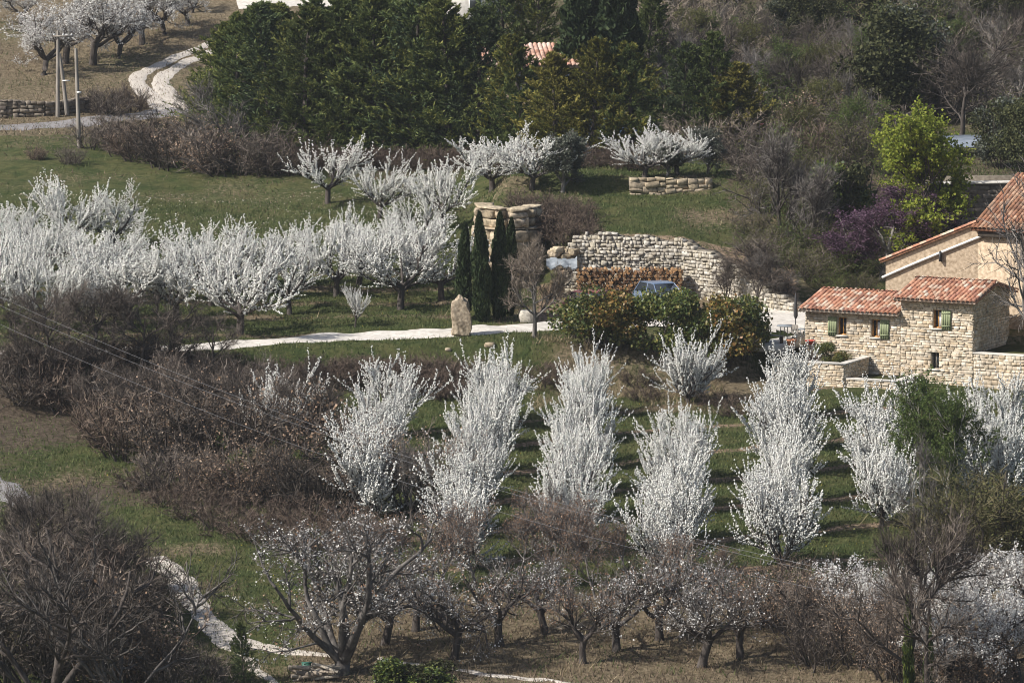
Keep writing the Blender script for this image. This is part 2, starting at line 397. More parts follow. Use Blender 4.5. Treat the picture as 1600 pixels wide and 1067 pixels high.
def almond_mesh(seed, flowers=1.0, dry=0.0, twig='twig_grey'):
    rng = np.random.default_rng(seed); g = Geo(); c = Geo()
    tr = grow(np.zeros((1, 3)) - [0, 0, .15], np.array([[rng.normal() * .1, rng.normal() * .1, 1]]), 1.25, 5, rng, .07)
    tubes(g, tr, np.array([[.21, .17, .15, .14, .15, .14]]), 8)
    n1 = int(rng.integers(4, 7))
    B, D, t = sprout(tr, n1, .8, 1.0, .95, rng, .15)
    l1 = grow(B, D, rng.uniform(1.3, 1.9, n1), 6, rng, .2, .06); tubes(g, l1, np.tile(lin(.10, .045, 7), (n1, 1)), 6)
    B, D, t = sprout(l1, 6, .3, 1, .65, rng, .25)
    l2 = grow(B, D, rng.uniform(.8, 1.4, len(B)), 5, rng, .2, .10); tubes(g, l2, np.tile(lin(.042, .015, 6), (len(B), 1)), 4)
    B, D, t = sprout(l2, 7, .15, 1, .7, rng, .3)
    l3 = grow(B, D, rng.uniform(.4, .9, len(B)), 3, rng, .18, .1); ribbons(c, l3, .03, rng, 0)
    B, D, t = sprout(l3, 6, .2, 1, .6, rng, .3)
    l4 = grow(B, D, rng.uniform(.15, .45, len(B)), 2, rng, .15, .12); ribbons(c, l4, .018, rng, 0)
    if flowers:
        k = rng.random(len(l4)) < .75 * min(flowers, 1)
        quads(c, along(l4[k], 4 if flowers < .9 else 8, rng, .1, 1, .045), .06, rng, 1)
    if dry:
        k = rng.random(len(l4)) < dry
        quads(c, along(l4[k], 2, rng, .3, 1, .08), .075, rng, 2)
    return [('trunk', g.mesh('almond_trunk', 'bark')), ('crown', c.mesh('almond_crown', [twig, 'petal_dull', 'leaf_dry']))]
def bare_tree_mesh(seed, H=6.0, spread=.7, trunk=.3, r0=.16, dens=1.0, bark='bark_grey', twig='twig_brown', up=.06, leaf=None, leafn=1, leafsz=.08, wob=.16, n1=8, flower=0.0):
    """a leafless deciduous tree; leaf adds buds or leaves"""
    rng = np.random.default_rng(seed); g = Geo(); c = Geo()
    tr = grow(np.zeros((1, 3)) - [0, 0, .2], np.array([[rng.normal() * .08, rng.normal() * .08, 1]]), H * .75, 8, rng, wob * .5, .05)
    tubes(g, tr, np.linspace(r0, r0 * .25, 9)[None], 8)
    B, D, t = sprout(tr, n1, trunk, .98, spread, rng, .2)
    l1 = grow(B, D, H * .52 * (1.05 - .55 * t), 6, rng, wob, up); tubes(g, l1, (r0 * .5 * (1.1 - .6 * t))[:, None] * lin(1, .35, 7)[None], 6)
    B, D, t = sprout(l1, int(6 * dens) + 1, .25, 1, .65, rng, .25)
    l2 = grow(B, D, H * .22 * rng.uniform(.7, 1.2, len(B)), 5, rng, wob, up); tubes(g, l2, np.tile(lin(.035, .012, 6), (len(B), 1)) * (H / 6) ** .5, 4)
    B, D, t = sprout(l2, int(8 * dens), .1, 1, .65, rng, .3)
    l3 = grow(B, D, H * .12 * rng.uniform(.6, 1.2, len(B)), 3, rng, wob, up); ribbons(c, l3, .032, rng, 0)
    B, D, t = sprout(l3, int(7 * dens), .15, 1, .6, rng, .3)
    l4 = grow(B, D, H * .065 * rng.uniform(.5, 1.3, len(B)), 2, rng, wob, up); ribbons(c, l4, .02, rng, 0)
    mats = [twig]
    if leaf:
        mats.append(leaf); quads(c, along(l4, leafn, rng, .2, 1.05, .05), leafsz, rng, 1)
    if flower:
        mats.append('petal_dull'); k = rng.random(len(l4)) < flower
        quads(c, along(l4[k], 3, rng, .2, 1.0, .05), .075, rng, len(mats) - 1)
    return [('trunk', g.mesh('bare_trunk', bark)), ('crown', c.mesh('bare_crown', mats))]
def shrub_mesh(seed, H=2.0, Rr=1.3, twig='twig_brown', dens=1.0, leaf=None, leafn=1, leafsz=.07, up=.05, lean=.55, stems=26, bark='bark'):
    """a thicket of many stems from the ground"""
    rng = np.random.default_rng(seed); g = Geo(); c = Geo()
    n = stems
    a = rng.uniform(0, 6.28, n); r = Rr * .45 * np.sqrt(rng.random(n))
    B = np.stack([r * np.cos(a), r * np.sin(a), np.full(n, -.15)], 1)
    D = np.stack([np.cos(a) * lean * (r / Rr * 1.6 + .2), np.sin(a) * lean * (r / Rr * 1.6 + .2), np.ones(n)], 1) + rng.normal(size=(n, 3)) * .2
    l1 = grow(B, D, H * rng.uniform(.6, 1.0, n), 5, rng, .16, up); tubes(g, l1, np.tile(lin(.03, .010, 6), (n, 1)) * (H / 2) ** .5, 4)
    B, D, t = sprout(l1, int(9 * dens), .12, 1, .7, rng, .3)
    l2 = grow(B, D, H * .30 * rng.uniform(.5, 1.2, len(B)), 3, rng, .2, up); ribbons(c, l2, .03, rng, 0)
    B, D, t = sprout(l2, int(9 * dens), .1, 1, .75, rng, .3)
    l3 = grow(B, D, H * .13 * rng.uniform(.5, 1.3, len(B)), 2, rng, .2, up); ribbons(c, l3, .022, rng, 0)
    mats = [twig]
    if leaf:
        mats.append(leaf); quads(c, along(l3, leafn, rng, .2, 1.05, .06), leafsz, rng, 1)
    return [('stems', g.mesh('shrub_stems', bark)), ('twigs', c.mesh('shrub_twigs', mats))]
def bush_mesh(seed, H=3.0, Rr=2.0, leaf='hedge_green', leaf2=None, n=9000, sz=.12, lobes=14, shell=.45):
    """an evergreen bush: leaves spread through an uneven, clumped volume"""
    rng = np.random.default_rng(seed); g = Geo(); c = Geo()
    k = 9; a = rng.uniform(0, 6.28, k)
    B = np.stack([np.cos(a) * .25 * Rr * rng.random(k), np.sin(a) * .25 * Rr * rng.random(k), np.full(k, -.1)], 1)
    l1 = grow(B, np.stack([np.cos(a) * .5, np.sin(a) * .5, np.ones(k)], 1), H * .75, 5, rng, .15, .05); tubes(g, l1, np.tile(lin(.05, .015, 6), (k, 1)), 5)
    ca = rng.uniform(0, 6.28, lobes); cr = Rr * .68 * np.sqrt(rng.random(lobes)); cz = H * rng.uniform(.18, .80, lobes)
    cr *= np.sqrt(np.clip(1.1 - ((cz / H - .4) / .62) ** 2, .1, 1))
    C = np.stack([cr * np.cos(ca), cr * np.sin(ca), cz], 1); rad = Rr * rng.uniform(.26, .46, lobes)
    w = rad ** 2; w /= w.sum()
    i = rng.choice(lobes, n, p=w)
    d = norm(rng.normal(size=(n, 3))); rr = rad[i] * (1 - shell * rng.random(n) ** 2) * (1 + rng.normal(size=n) * .12)
    P = C[i] + d * rr[:, None] * np.array([1, 1, .85]); P[:, 2] = np.abs(P[:, 2]) + .02
    m2 = rng.random(lobes) < .4
    sel = m2[i] if leaf2 else np.zeros(n, bool)
    quads(c, P[~sel], sz, rng, 0, 1.5)
    if leaf2: quads(c, P[sel], sz, rng, 1, 1.5)
    return [('stems', g.mesh('bush_stems', 'bark')), ('foliage', c.mesh('bush_foliage', [leaf] + ([leaf2] if leaf2 else [])))]
def conifer_mesh(seed, H=10.0, Rr=3.2, leaf='conifer', tipleaf=None, nb=170, low=.02, droop=.1, dens=1.0, power=.8, spray=.34):
    """a feathery conifer: branches sweep out and up, each carrying fans of sprays"""
    rng = np.random.default_rng(seed); g = Geo(); c = Geo()
    tr = grow(np.zeros((1, 3)) - [0, 0, .2], np.array([[0, 0, 1.]]), H * .97, 8, rng, .02); tubes(g, tr, np.linspace(.24, .03, 9)[None], 7)
    t = low + (1 - low) * np.linspace(0, 1, nb) ** 1.15
    f = t * 8; i = np.minimum(f.astype(int), 7); a = (f - i)[:, None]; B = tr[0][i] * (1 - a) + tr[0][i + 1] * a
    az = np.arange(nb) * 2.399 + rng.normal(size=nb) * .3
    prof = (1 - t) ** power * (.62 + .62 * rng.random(nb)); prof = np.where(t < .12, prof * (.65 + 3 * t), prof)
    L = Rr * prof + .3
    D = np.stack([np.cos(az), np.sin(az), .10 + .55 * t - droop + rng.normal(size=nb) * .16], 1)
    l1 = grow(B, D, L, 5, rng, .08, .10); ribbons(c, l1, .05, rng, 1)
    k = int(12 * dens)
    B2, D2, tt = sprout(l1, k, .18, 1.0, .62, rng, .2)
    D2[:, 2] *= .55; Lr = np.repeat(L, k)
    l2 = grow(B2, D2 + np.array([0, 0, .16]), (.28 + .17 * Lr) * (1.15 - .5 * tt) * rng.uniform(.7, 1.25, len(B2)), 3, rng, .09, .09)
    m_ = int(14 * dens)
    P = along(l2, m_, rng, .0, 1.05, .035)
    T = np.repeat(norm(l2[:, -1] - l2[:, 0]), m_, 0)
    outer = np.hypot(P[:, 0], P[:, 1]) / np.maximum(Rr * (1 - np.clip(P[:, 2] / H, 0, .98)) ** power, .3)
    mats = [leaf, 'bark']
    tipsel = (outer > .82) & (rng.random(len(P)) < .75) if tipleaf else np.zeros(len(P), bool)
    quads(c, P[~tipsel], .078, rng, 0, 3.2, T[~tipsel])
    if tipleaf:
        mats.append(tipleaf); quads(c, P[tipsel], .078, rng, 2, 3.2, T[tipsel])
    return [('trunk', g.mesh('conifer_trunk', 'bark')), ('crown', c.mesh('conifer_crown', mats))]
def cypress_mesh(seed, H=5.2, Rr=.48, leaf='cypress', n=6500):
    rng = np.random.default_rng(seed); g = Geo(); c = Geo()
    g.tube([(0, 0, -.15), (0, 0, H * .5), (0, 0, H * .95)], [.09, .06, .02], 7)
    t = rng.random(n) ** .85
    prof = np.minimum(1, .62 + t * 2.4) * np.clip((1 - t) * 2.1, 0, 1) ** .6
    a = rng.uniform(0, 6.28, n)
    prof = prof * (1 + .22 * np.sin(a * 3 + t * 17 + seed) + .12 * np.sin(a * 5 - t * 31))
    r = Rr * prof * (1 - .4 * rng.random(n) ** 2)
    P = np.stack([r * np.cos(a), r * np.sin(a), .12 + t * H], 1)
    D = np.stack([np.cos(a) * .3, np.sin(a) * .3, np.ones(n)], 1)
    quads(c, P, .13, rng, 0, 1.9, D)
    return [('trunk', g.mesh('cypress_trunk', 'bark')), ('foliage', c.mesh('cypress_foliage', leaf))]
def gnarly_mesh(seed, H=7.0, nstem=6, flower=.5, bark='bark_old', dry=.1, lean=.55, r0=.16, tw='twig_grey'):
    """an old tree whose trunk splits low into thick crooked limbs"""
    rng = np.random.default_rng(seed); g = Geo(); c = Geo()
    tr = grow(np.zeros((1, 3)) - [0, 0, .3], np.array([[.05, 0, 1]]), .9, 4, rng, .06); tubes(g, tr, np.array([[.40, .32, .28, .27, .24]]), 10)
    a = np.arange(nstem) * 6.283 / nstem + rng.normal(size=nstem) * .25
    D = np.stack([np.cos(a) * lean, np.sin(a) * lean, np.ones(nstem)], 1)
    l1 = grow(np.tile(tr[0, -1] - [0, 0, .25], (nstem, 1)), D, H * rng.uniform(.58, .85, nstem), 8, rng, .13, .03); tubes(g, l1, r0 * rng.uniform(.7, 1.1, nstem)[:, None] * lin(1, .35, 9)[None], 8)
    B, D, t = sprout(l1, 7, .25, 1, .75, rng, .25)
    l2 = grow(B, D, H * .24 * rng.uniform(.7, 1.3, len(B)), 6, rng, .22, .05); tubes(g, l2, np.tile(lin(.055, .02, 7), (len(B), 1)), 5)
    B, D, t = sprout(l2, 8, .15, 1, .7, rng, .3)
    l3 = grow(B, D, H * .13 * rng.uniform(.6, 1.2, len(B)), 4, rng, .22, .06); tubes(g, l3, np.tile(lin(.022, .010, 5), (len(B), 1)), 3)
    B, D, t = sprout(l3, 9, .1, 1, .7, rng, .3)
    l4 = grow(B, D, rng.uniform(.25, .6, len(B)), 3, rng, .2, .08); ribbons(c, l4, .022, rng, 0)
    k = rng.random(len(l4)) < flower
    if k.any(): quads(c, along(l4[k], 4, rng, .1, 1, .05), .07, rng, 1)
    k = rng.random(len(l4)) < dry
    if k.any(): quads(c, along(l4[k], 3, rng, .1, 1, .06), .08, rng, 2)
    return [('trunk', g.mesh('gnarled_trunk', bark)), ('crown', c.mesh('gnarled_crown', [tw, 'petal_dull', 'leaf_dry']))]

PRNG = random.Random(11)
def plant(name, parts, label, cat, p, scale=1.0, group=None, rz=None, sz=None, lean=0.0):
    """one plant: an Empty at its foot that parents its parts (mesh data shared)"""
    o = thing(name, label, cat, (float(p[0]), float(p[1]), float(p[2])), PRNG.uniform(0, 6.28) if rz is None else rz, group)
    if lean: o.rotation_euler = (PRNG.uniform(-lean, lean), PRNG.uniform(-lean, lean), o.rotation_euler[2])
    o.scale = (scale, scale, scale if sz is None else sz)
    for nm, me in parts: obj(nm, me, o)
    return o

# ------------------------------------------------------------------ ground
def v_row(u, s): return 657 - (u - 835) * .10 + s * (36 + 1.5 * s)      # tree rows of the lower orchard
def poly_dist(x, y, pts):
    d = np.full(np.shape(x), 1e9)
    for (ax, ay), (bx, by) in zip(pts[:-1], pts[1:]):
        vx, vy = bx - ax, by - ay; t = np.clip(((x - ax) * vx + (y - ay) * vy) / (vx * vx + vy * vy), 0, 1)
        d = np.minimum(d, np.hypot(x - ax - t * vx, y - ay - t * vy))
    return d
def gpts(pix): return [ground(u, v) for u, v in pix]
STRIPS = [[tuple(ground(u, v_row(u, s))[:2]) for u in (560, 800, 1100, 1420)] for s in range(8)]
UPSTRIPS = [[tuple(ground(u, v + (350 - u) * .0)[:2]) for u in (-20, 340, 520, 700)] for v in (524, 496, 474, 452, 430)]
def zones(x, y):
    n1 = vnoise(x, y, 3.5, 5); n2 = vnoise(x, y, 9, 6); n3 = vnoise(x, y, 1.2, 7)
    dry = np.zeros_like(x); soil = np.zeros_like(x); lit = np.zeros_like(x)
    low = y < 296
    # foreground almond field: dry grass
    dry = np.maximum(dry, np.where(y < 254, sstep((253 - y) / 4) * np.where(x < -9, .1 + .5 * n1, .95), 0))
    # lower orchard strips
    for st in STRIPS:
        soil = np.maximum(soil, np.where((y < 298) & (y > 252) & (x > -9), np.exp(-(poly_dist(x, y, st) / .5) ** 2) * (.55 + .6 * n3), 0))
    for st in UPSTRIPS:
        dry = np.maximum(dry, np.where((y > 299) & (x < -3), np.exp(-(poly_dist(x, y, st) / .7) ** 2) * (.35 + .8 * n3), 0))
    # bank below the drive
    yb = interp(x, [(-60, -11), (-20, -5), (-8, 0), (50, 0)])
    bank = sstep((y - yb - 293.5) / 2) * sstep((300.6 + yb - y) / 1.5) * (x < 15)
    dry = np.maximum(dry, bank * sstep((x - 1) / 2) * (.5 + .6 * n1) * .9)
    lit = np.maximum(lit, bank * sstep((1 - x) / 2) * sstep((298.3 + yb - y) / 1.0) * .7)
    # thicket at left
    lit = np.maximum(lit, np.where(low & (y > 258), sstep((-7.5 - x) / 3) * sstep((y - 264) / 8) * np.clip(1.2 * n2 - .15, 0, .75), 0))
    dry = np.maximum(dry, np.where(low & (y > 248) & (y < 285), sstep((-8 - x) / 3) * np.clip(1.5 * n1 - .75, 0, .7), 0))
    # upper fields
    dry = np.maximum(dry, np.where((y > 318) & (x < 0), np.clip((y - 318) / 26, 0, 1) * (.42 * n1), 0))
    dry = np.maximum(dry, np.where((y > 300) & (x >= -1), .15 + .6 * np.clip(n1 * 1.6 - .7, 0, 1), 0))
    dry = np.maximum(dry, np.where((y > 341) & (x > 5), .1 + .6 * n1, 0))
    lit = np.maximum(lit, np.where((y > 352), sstep((x + 13) / 4) * np.clip(.1 + .6 * n2, 0, .6), 0))
    lit = np.maximum(lit, np.where((y > 318) & (x > 12) & (y < 345), .25 + .4 * n2, 0))
    dry = np.maximum(dry, np.where((y > 372) & (x < -12), .35 + .6 * n2, 0))
    # yard behind the house and by the wood pile
    soil = np.maximum(soil, np.where((y > 306) & (y < 320) & (x > 1) & (x < 16), .5 + .4 * n1, 0))
    return np.clip(dry, 0, 1), np.clip(soil, 0, 1), np.clip(lit, 0, 1)
m, nt, out = new_mat('ground_cover'); M['ground'] = m
at = N(nt, 'ShaderNodeAttribute', attribute_name='zone'); sep = N(nt, 'ShaderNodeSeparateColor'); nt.links.new(at.outputs['Color'], sep.inputs[0])
geo = N(nt, 'ShaderNodeNewGeometry')
def noise(scale, detail=6, rough=.6):
    n = N(nt, 'ShaderNodeTexNoise'); n.inputs['Scale'].default_value = scale; n.inputs['Detail'].default_value = detail; n.inputs['Roughness'].default_value = rough
    nt.links.new(geo.outputs['Position'], n.inputs['Vector']); return n
nf = noise(4.0, 10, .78); nm = noise(.55, 5); nb = noise(2.2, 6)
def two(c1, c2, src):
    r = ramp(nt, [(.40, c1), (.62, c2)]); nt.links.new(src.outputs['Fac'], r.inputs[0]); return r
g1 = two((.034, .050, .016), (.112, .135, .046), nf); g2 = two((.046, .064, .020), (.135, .145, .052), nb)
def mixc(f, a, b):
    x = N(nt, 'ShaderNodeMix', data_type='RGBA'); nt.links.new(a, x.inputs['A']); nt.links.new(b, x.inputs['B'])
    if isinstance(f, float): x.inputs['Factor'].default_value = f
    else: nt.links.new(f, x.inputs['Factor'])
    return x.outputs['Result']
g3 = two((.030, .046, .014), (.115, .098, .044), nm)
col = mixc(.5, mixc(.5, g1.outputs[0], g2.outputs[0]), g3.outputs[0])
def mask(ch, nz, k=1.6):
    a = N(nt, 'ShaderNodeMath', operation='MULTIPLY_ADD'); a.inputs[1].default_value = k; a.inputs[2].default_value = -k * .5
    nt.links.new(nz.outputs['Fac'], a.inputs[0])
    b = N(nt, 'ShaderNodeMath', operation='ADD'); nt.links.new(a.outputs[0], b.inputs[0]); nt.links.new(sep.outputs[ch], b.inputs[1])
    c = N(nt, 'ShaderNodeMapRange', interpolation_type='SMOOTHSTEP'); c.inputs[1].default_value = .25; c.inputs[2].default_value = .7
    nt.links.new(b.outputs[0], c.inputs[0]); return c.outputs[0]
col = mixc(mask(0, nf), col, two((.10, .078, .046), (.29, .23, .15), nf).outputs[0])
col = mixc(mask(2, nb), col, two((.05, .038, .027), (.155, .12, .088), nf).outputs[0])
col = mixc(mask(1, nf), col, two((.13, .088, .056), (.42, .31, .215), nf).outputs[0])
p = N(nt, 'ShaderNodeBsdfPrincipled'); p.inputs['Roughness'].default_value = .95; p.inputs['Specular IOR Level'].default_value = .1
nt.links.new(col, p.inputs['Base Color'])
bp = N(nt, 'ShaderNodeBump'); bp.inputs['Strength'].default_value = 1.0; bp.inputs['Distance'].default_value = .22
nt.links.new(nf.outputs['Fac'], bp.inputs['Height']); nt.links.new(bp.outputs[0], p.inputs['Normal']); nt.links.new(p.outputs[0], out.inputs[0])

def ground_mesh():
    g = Geo()
    # inner fine grid plus a coarse skirt out to the far hill
    ny, nx = GXX.shape
    V = np.stack([GXX, GYY, GZ], -1).reshape(-1, 3)
    idx = np.arange(nx * ny).reshape(ny, nx)
    F = np.stack([idx[:-1, :-1], idx[:-1, 1:], idx[1:, 1:], idx[1:, :-1]], -1).reshape(-1, 4)
    g.add(V, F)
    def sheet(xs, ys):
        X, Y = np.meshgrid(xs, ys); Z = gz(X, Y); n, k = X.shape; i = np.arange(n * k).reshape(n, k)
        g.add(np.stack([X, Y, Z], -1), np.stack([i[:-1, :-1], i[:-1, 1:], i[1:, 1:], i[1:, :-1]], -1).reshape(-1, 4))
    sheet(np.linspace(-500, GX0, 60), np.linspace(60, 1200, 230)); sheet(np.linspace(GX1, 500, 60), np.linspace(60, 1200, 230))
    sheet(np.linspace(GX0, GX1, 40), np.linspace(60, GY0, 40)); sheet(np.linspace(GX0, GX1, 40), np.linspace(GY1, 1200, 80))
    me = g.mesh('ground', 'ground', True)
    co = np.empty(len(me.vertices) * 3); me.vertices.foreach_get('co', co); co = co.reshape(-1, 3)
    d, s_, l = zones(co[:, 0], co[:, 1])
    ca = me.color_attributes.new('zone', 'FLOAT_COLOR', 'POINT')
    ca.data.foreach_set('color', np.stack([d, s_, l, np.ones_like(d)], 1).ravel().astype(np.float32))
    return me
GROUND = obj('ground', ground_mesh(), kind='structure')

def smooth_line(pts, n):
    P = np.array([p[:2] for p in pts], float); t = np.linspace(0, len(P) - 1, n)
    k = np.arange(len(P)); q = np.stack([np.interp(t, k, P[:, j]) for j in (0, 1)], 1)
    for _ in range(int(n / len(P))):
        q[1:-1] = (q[:-2] + 2 * q[1:-1] + q[2:]) / 4
    return q
def strip(name, pix, widths, mat, lift=.05, n=60, across=8, rag=.18, seed=1, kind='structure'):
    rng = np.random.default_rng(seed)
    q = smooth_line([ground(u, v) for u, v in pix], n)
    T = norm(np.gradient(q, axis=0)); Nn = np.stack([-T[:, 1], T[:, 0]], 1)
    w = np.interp(np.linspace(0, 1, n), np.linspace(0, 1, len(widths)), widths)
    wl_ = w / 2 + (vnoise(np.arange(n) * 1.0, np.zeros(n), 2.2, seed) - .5) * rag * 2; wr_ = w / 2 + (vnoise(np.arange(n) * 1.0, np.ones(n) * 9, 2.2, seed + 3) - .5) * rag * 2
    t = np.linspace(0, 1, across)[None]
    off = -wl_[:, None] * (1 - t) + wr_[:, None] * t
    X = q[:, 0:1] + Nn[:, 0:1] * off; Y = q[:, 1:2] + Nn[:, 1:2] * off
    Z = gz(X, Y) + lift - .07 * np.abs(t * 2 - 1) ** 8
    i = np.arange(n * across).reshape(n, across); g = Geo()
    g.add(np.stack([X, Y, Z], -1), np.stack([i[:-1, :-1], i[1:, :-1], i[1:, 1:], i[:-1, 1:]], -1).reshape(-1, 4)[:, ::-1])
    me = g.mesh(name, mat, True)
    ca = me.color_attributes.new('edge', 'FLOAT_COLOR', 'POINT'); ev = np.repeat(np.abs(t * 2 - 1) ** 2.6 * (.85 if max(widths) > 2 else .6), n, 0).ravel()
    ca.data.foreach_set('color', np.stack([ev, ev, ev, np.ones_like(ev)], 1).ravel().astype(np.float32))
    return obj(name, me, kind=kind), q
def road_mat(name, c1, c2, dirt, scale):
    global nt
    m, nt_, out = new_mat(name); nt0 = nt; nt = nt_
    g_ = N(nt, 'ShaderNodeNewGeometry'); a = N(nt, 'ShaderNodeAttribute', attribute_name='edge')
    def nz(sc, d=8, r_=.65):
        n = N(nt, 'ShaderNodeTexNoise'); n.inputs['Scale'].default_value = sc; n.inputs['Detail'].default_value = d; n.inputs['Roughness'].default_value = r_
        nt.links.new(g_.outputs['Position'], n.inputs['Vector']); return n
    n1 = nz(scale, 10, .75); n2 = nz(2.2, 8, .7)
    r1 = ramp(nt, [(.36, c1), (.64, c2)]); nt.links.new(n1.outputs['Fac'], r1.inputs[0])
    r2 = ramp(nt, [(.36, dirt), (.62, tuple(x * 2.2 for x in dirt))]); nt.links.new(n1.outputs['Fac'], r2.inputs[0])
    ad = N(nt, 'ShaderNodeMath', operation='MULTIPLY_ADD'); ad.inputs[1].default_value = 1.5; ad.inputs[2].default_value = -.75; nt.links.new(n2.outputs['Fac'], ad.inputs[0])
    sm = N(nt, 'ShaderNodeMath', operation='ADD'); nt.links.new(ad.outputs[0], sm.inputs[0]); nt.links.new(a.outputs['Fac'], sm.inputs[1])
    mr = N(nt, 'ShaderNodeMapRange', interpolation_type='SMOOTHSTEP'); mr.inputs[1].default_value = .62; mr.inputs[2].default_value = .95; nt.links.new(sm.outputs[0], mr.inputs[0])
    x = N(nt, 'ShaderNodeMix', data_type='RGBA'); nt.links.new(r1.outputs[0], x.inputs['A']); nt.links.new(r2.outputs[0], x.inputs['B']); nt.links.new(mr.outputs[0], x.inputs['Factor'])
    p = N(nt, 'ShaderNodeBsdfPrincipled'); p.inputs['Roughness'].default_value = .95; p.inputs['Specular IOR Level'].default_value = .1
    nt.links.new(x.outputs['Result'], p.inputs['Base Color'])
    b = N(nt, 'ShaderNodeBump'); b.inputs['Strength'].default_value = .5; b.inputs['Distance'].default_value = .05; nt.links.new(n1.outputs['Fac'], b.inputs['Height']); nt.links.new(b.outputs[0], p.inputs['Normal'])
    nt.links.new(p.outputs[0], out.inputs[0]); nt = nt0
    return m
M['gravel'] = road_mat('drive_gravel', (.42, .385, .335), (.66, .62, .56), (.06, .07, .026), 3.0)
M['gravel_flat'] = solid_mat('gravel', (.44, .40, .35), (.68, .64, .58), 1.6, .95, .1, bump=.3, detail=9)
M['track'] = road_mat('track_gravel', (.36, .32, .27), (.56, .51, .45), (.07, .07, .03), 4.0)
M['asphalt'] = solid_mat('lane_asphalt', (.17, .16, .155), (.27, .255, .25), 2.5, .9, .2, bump=.2, detail=8)
_, DRIVE = strip('gravel_drive', [(-60, 553), (100, 551), (230, 545), (350, 539), (500, 530), (620, 524), (720, 519), (820, 514), (900, 508), (1000, 500), (1090, 494)], [2.6, 2.7, 2.8, 2.9, 3.0, 3.2, 3.6], 'gravel', n=220, rag=.10)
# the yard beside the house
def patch(name, pix, mat, lift=.05, step=.5):
    c = np.array([ground(u, v)[:2] for u, v in pix]); x0, y0 = c.min(0) - .5; x1, y1 = c.max(0) + .5
    xs = np.arange(x0, x1, step); ys = np.arange(y0, y1, step); X, Y = np.meshgrid(xs, ys)
    inside = np.zeros(X.shape, bool); n = len(c); jit = (vnoise(X, Y, 1.1, 4) - .5) * .9
    for k in range(n):
        (ax, ay), (bx, by) = c[k], c[(k + 1) % n]
        with np.errstate(divide='ignore', invalid='ignore'):
            inside ^= ((ay > Y) != (by > Y)) & (X + jit < (bx - ax) * (Y - ay) / (by - ay) + ax)
    i = np.arange(X.size).reshape(X.shape); F = np.stack([i[:-1, :-1], i[:-1, 1:], i[1:, 1:], i[1:, :-1]], -1).reshape(-1, 4)
    keep = inside.ravel()[F].all(1); g = Geo(); g.add(np.stack([X, Y, gz(X, Y) + lift], -1), F[keep])
    return obj(name, g.mesh(name, mat, True), kind='structure')
patch('gravel_yard', [(880, 512), (890, 500), (1000, 484), (1130, 482), (1180, 476), (1255, 470), (1275, 480), (1285, 512), (1260, 528), (1190, 527), (1130, 522), (1000, 512)], 'gravel', .06, .25)
strip('farm_lane', [(-40, 203), (60, 199), (120, 194), (200, 184), (300, 170)], [3.0, 3.0, 2.8], 'asphalt', n=50, rag=.1)
strip('farm_track', [(350, 56), (305, 78), (270, 92), (237, 107), (214, 121), (220, 140), (243, 160), (262, 176)], [.9, 1.0, 1.1, 1.3, 1.6, 1.6], 'track', n=70, rag=.15)
strip('farm_track', [(345, 76), (312, 89), (284, 101), (262, 114), (250, 130), (262, 150), (290, 172)], [.9, 1.0, 1.1, 1.3, 1.6, 1.8], 'track', n=70, rag=.15, lift=.055)
strip('farm_track', [(370, 6), (440, 4), (520, 2), (560, 0)], [5, 5, 5], 'gravel', n=30)
strip('gravel_path', [(240, 872), (272, 897), (292, 925), (315, 960), (345, 990), (390, 1008), (440, 1018), (540, 1028)], [1.3, 1.6, 1.35, 1.15, 1.3, 1.3, 1.0, .4], 'track', n=70, rag=.15)
strip('gravel_path', [(335, 990), (350, 1012), (385, 1035), (425, 1062), (450, 1090)], [.5, .5, .45, .4], 'track', n=30, rag=.3)
strip('gravel_path', [(590, 1030), (690, 1045), (780, 1056), (870, 1064), (960, 1078)], [.35, .4, .4, .35], 'track', n=40, rag=.2)
strip('stony_lane', [(-60, 738), (-10, 758), (25, 780), (55, 802)], [2.6, 2.4, 1.9, 1.2], 'asphalt', n=40, rag=.3)

# ------------------------------------------------------------------ masonry
M['stone_house'] = choice_mat('house_stone', [(.50, .40, .28), (.62, .52, .39), (.67, .58, .46), (.57, .47, .35), (.71, .64, .53), (.53, .42, .29)], scale=6)
M['stone_dry'] = choice_mat('dry_stone', [(.40, .36, .30), (.52, .48, .41), (.33, .29, .23), (.60, .56, .49), (.45, .40, .31)], scale=7, mottling=.4)
M['stone_grey_shaded'] = choice_mat('shaded_grey_stone', [(.16, .13, .10), (.22, .185, .145), (.13, .105, .085), (.26, .22, .175)], scale=6, mottling=.4)  # grey stone, with the shade on outbuilding and field wall darkened into its colours
M['stone_gold'] = choice_mat('ledge_stone', [(.40, .32, .21), (.52, .43, .30), (.34, .27, .18), (.48, .39, .28)], scale=4.5, mottling=.65)
M['mortar'] = solid_mat('mortar', (.42, .34, .25), (.58, .49, .38), 7, .95, .1, bump=.4)
M['earth_core'] = solid_mat('wall_core', (.10, .085, .065), (.22, .19, .15), 5, .95, .1)
M['render_tan'] = solid_mat('lime_render', (.26, .195, .13), (.55, .44, .32), 5.5, .95, .1, bump=.5, detail=11)
M['tile'] = choice_mat('roof_tile', [(.42, .20, .125), (.49, .26, .165), (.31, .15, .10), (.54, .38, .275), (.43, .21, .135), (.60, .50, .40), (.37, .18, .125), (.51, .31, .21), (.46, .235, .15), (.56, .42, .32)], .85, 5, .35, 'CONSTANT')
M['tile_dull'] = choice_mat('old_roof_tile', [(.28, .13, .075), (.36, .19, .11), (.24, .12, .08), (.42, .27, .18)], .9, 4, .4)
M['shutter'] = solid_mat('shutter_paint', (.19, .22, .12), (.26, .29, .165), 5, .6, .3)
M['wood'] = solid_mat('window_wood', (.40, .19, .045), (.56, .29, .08), 8, .5, .4)
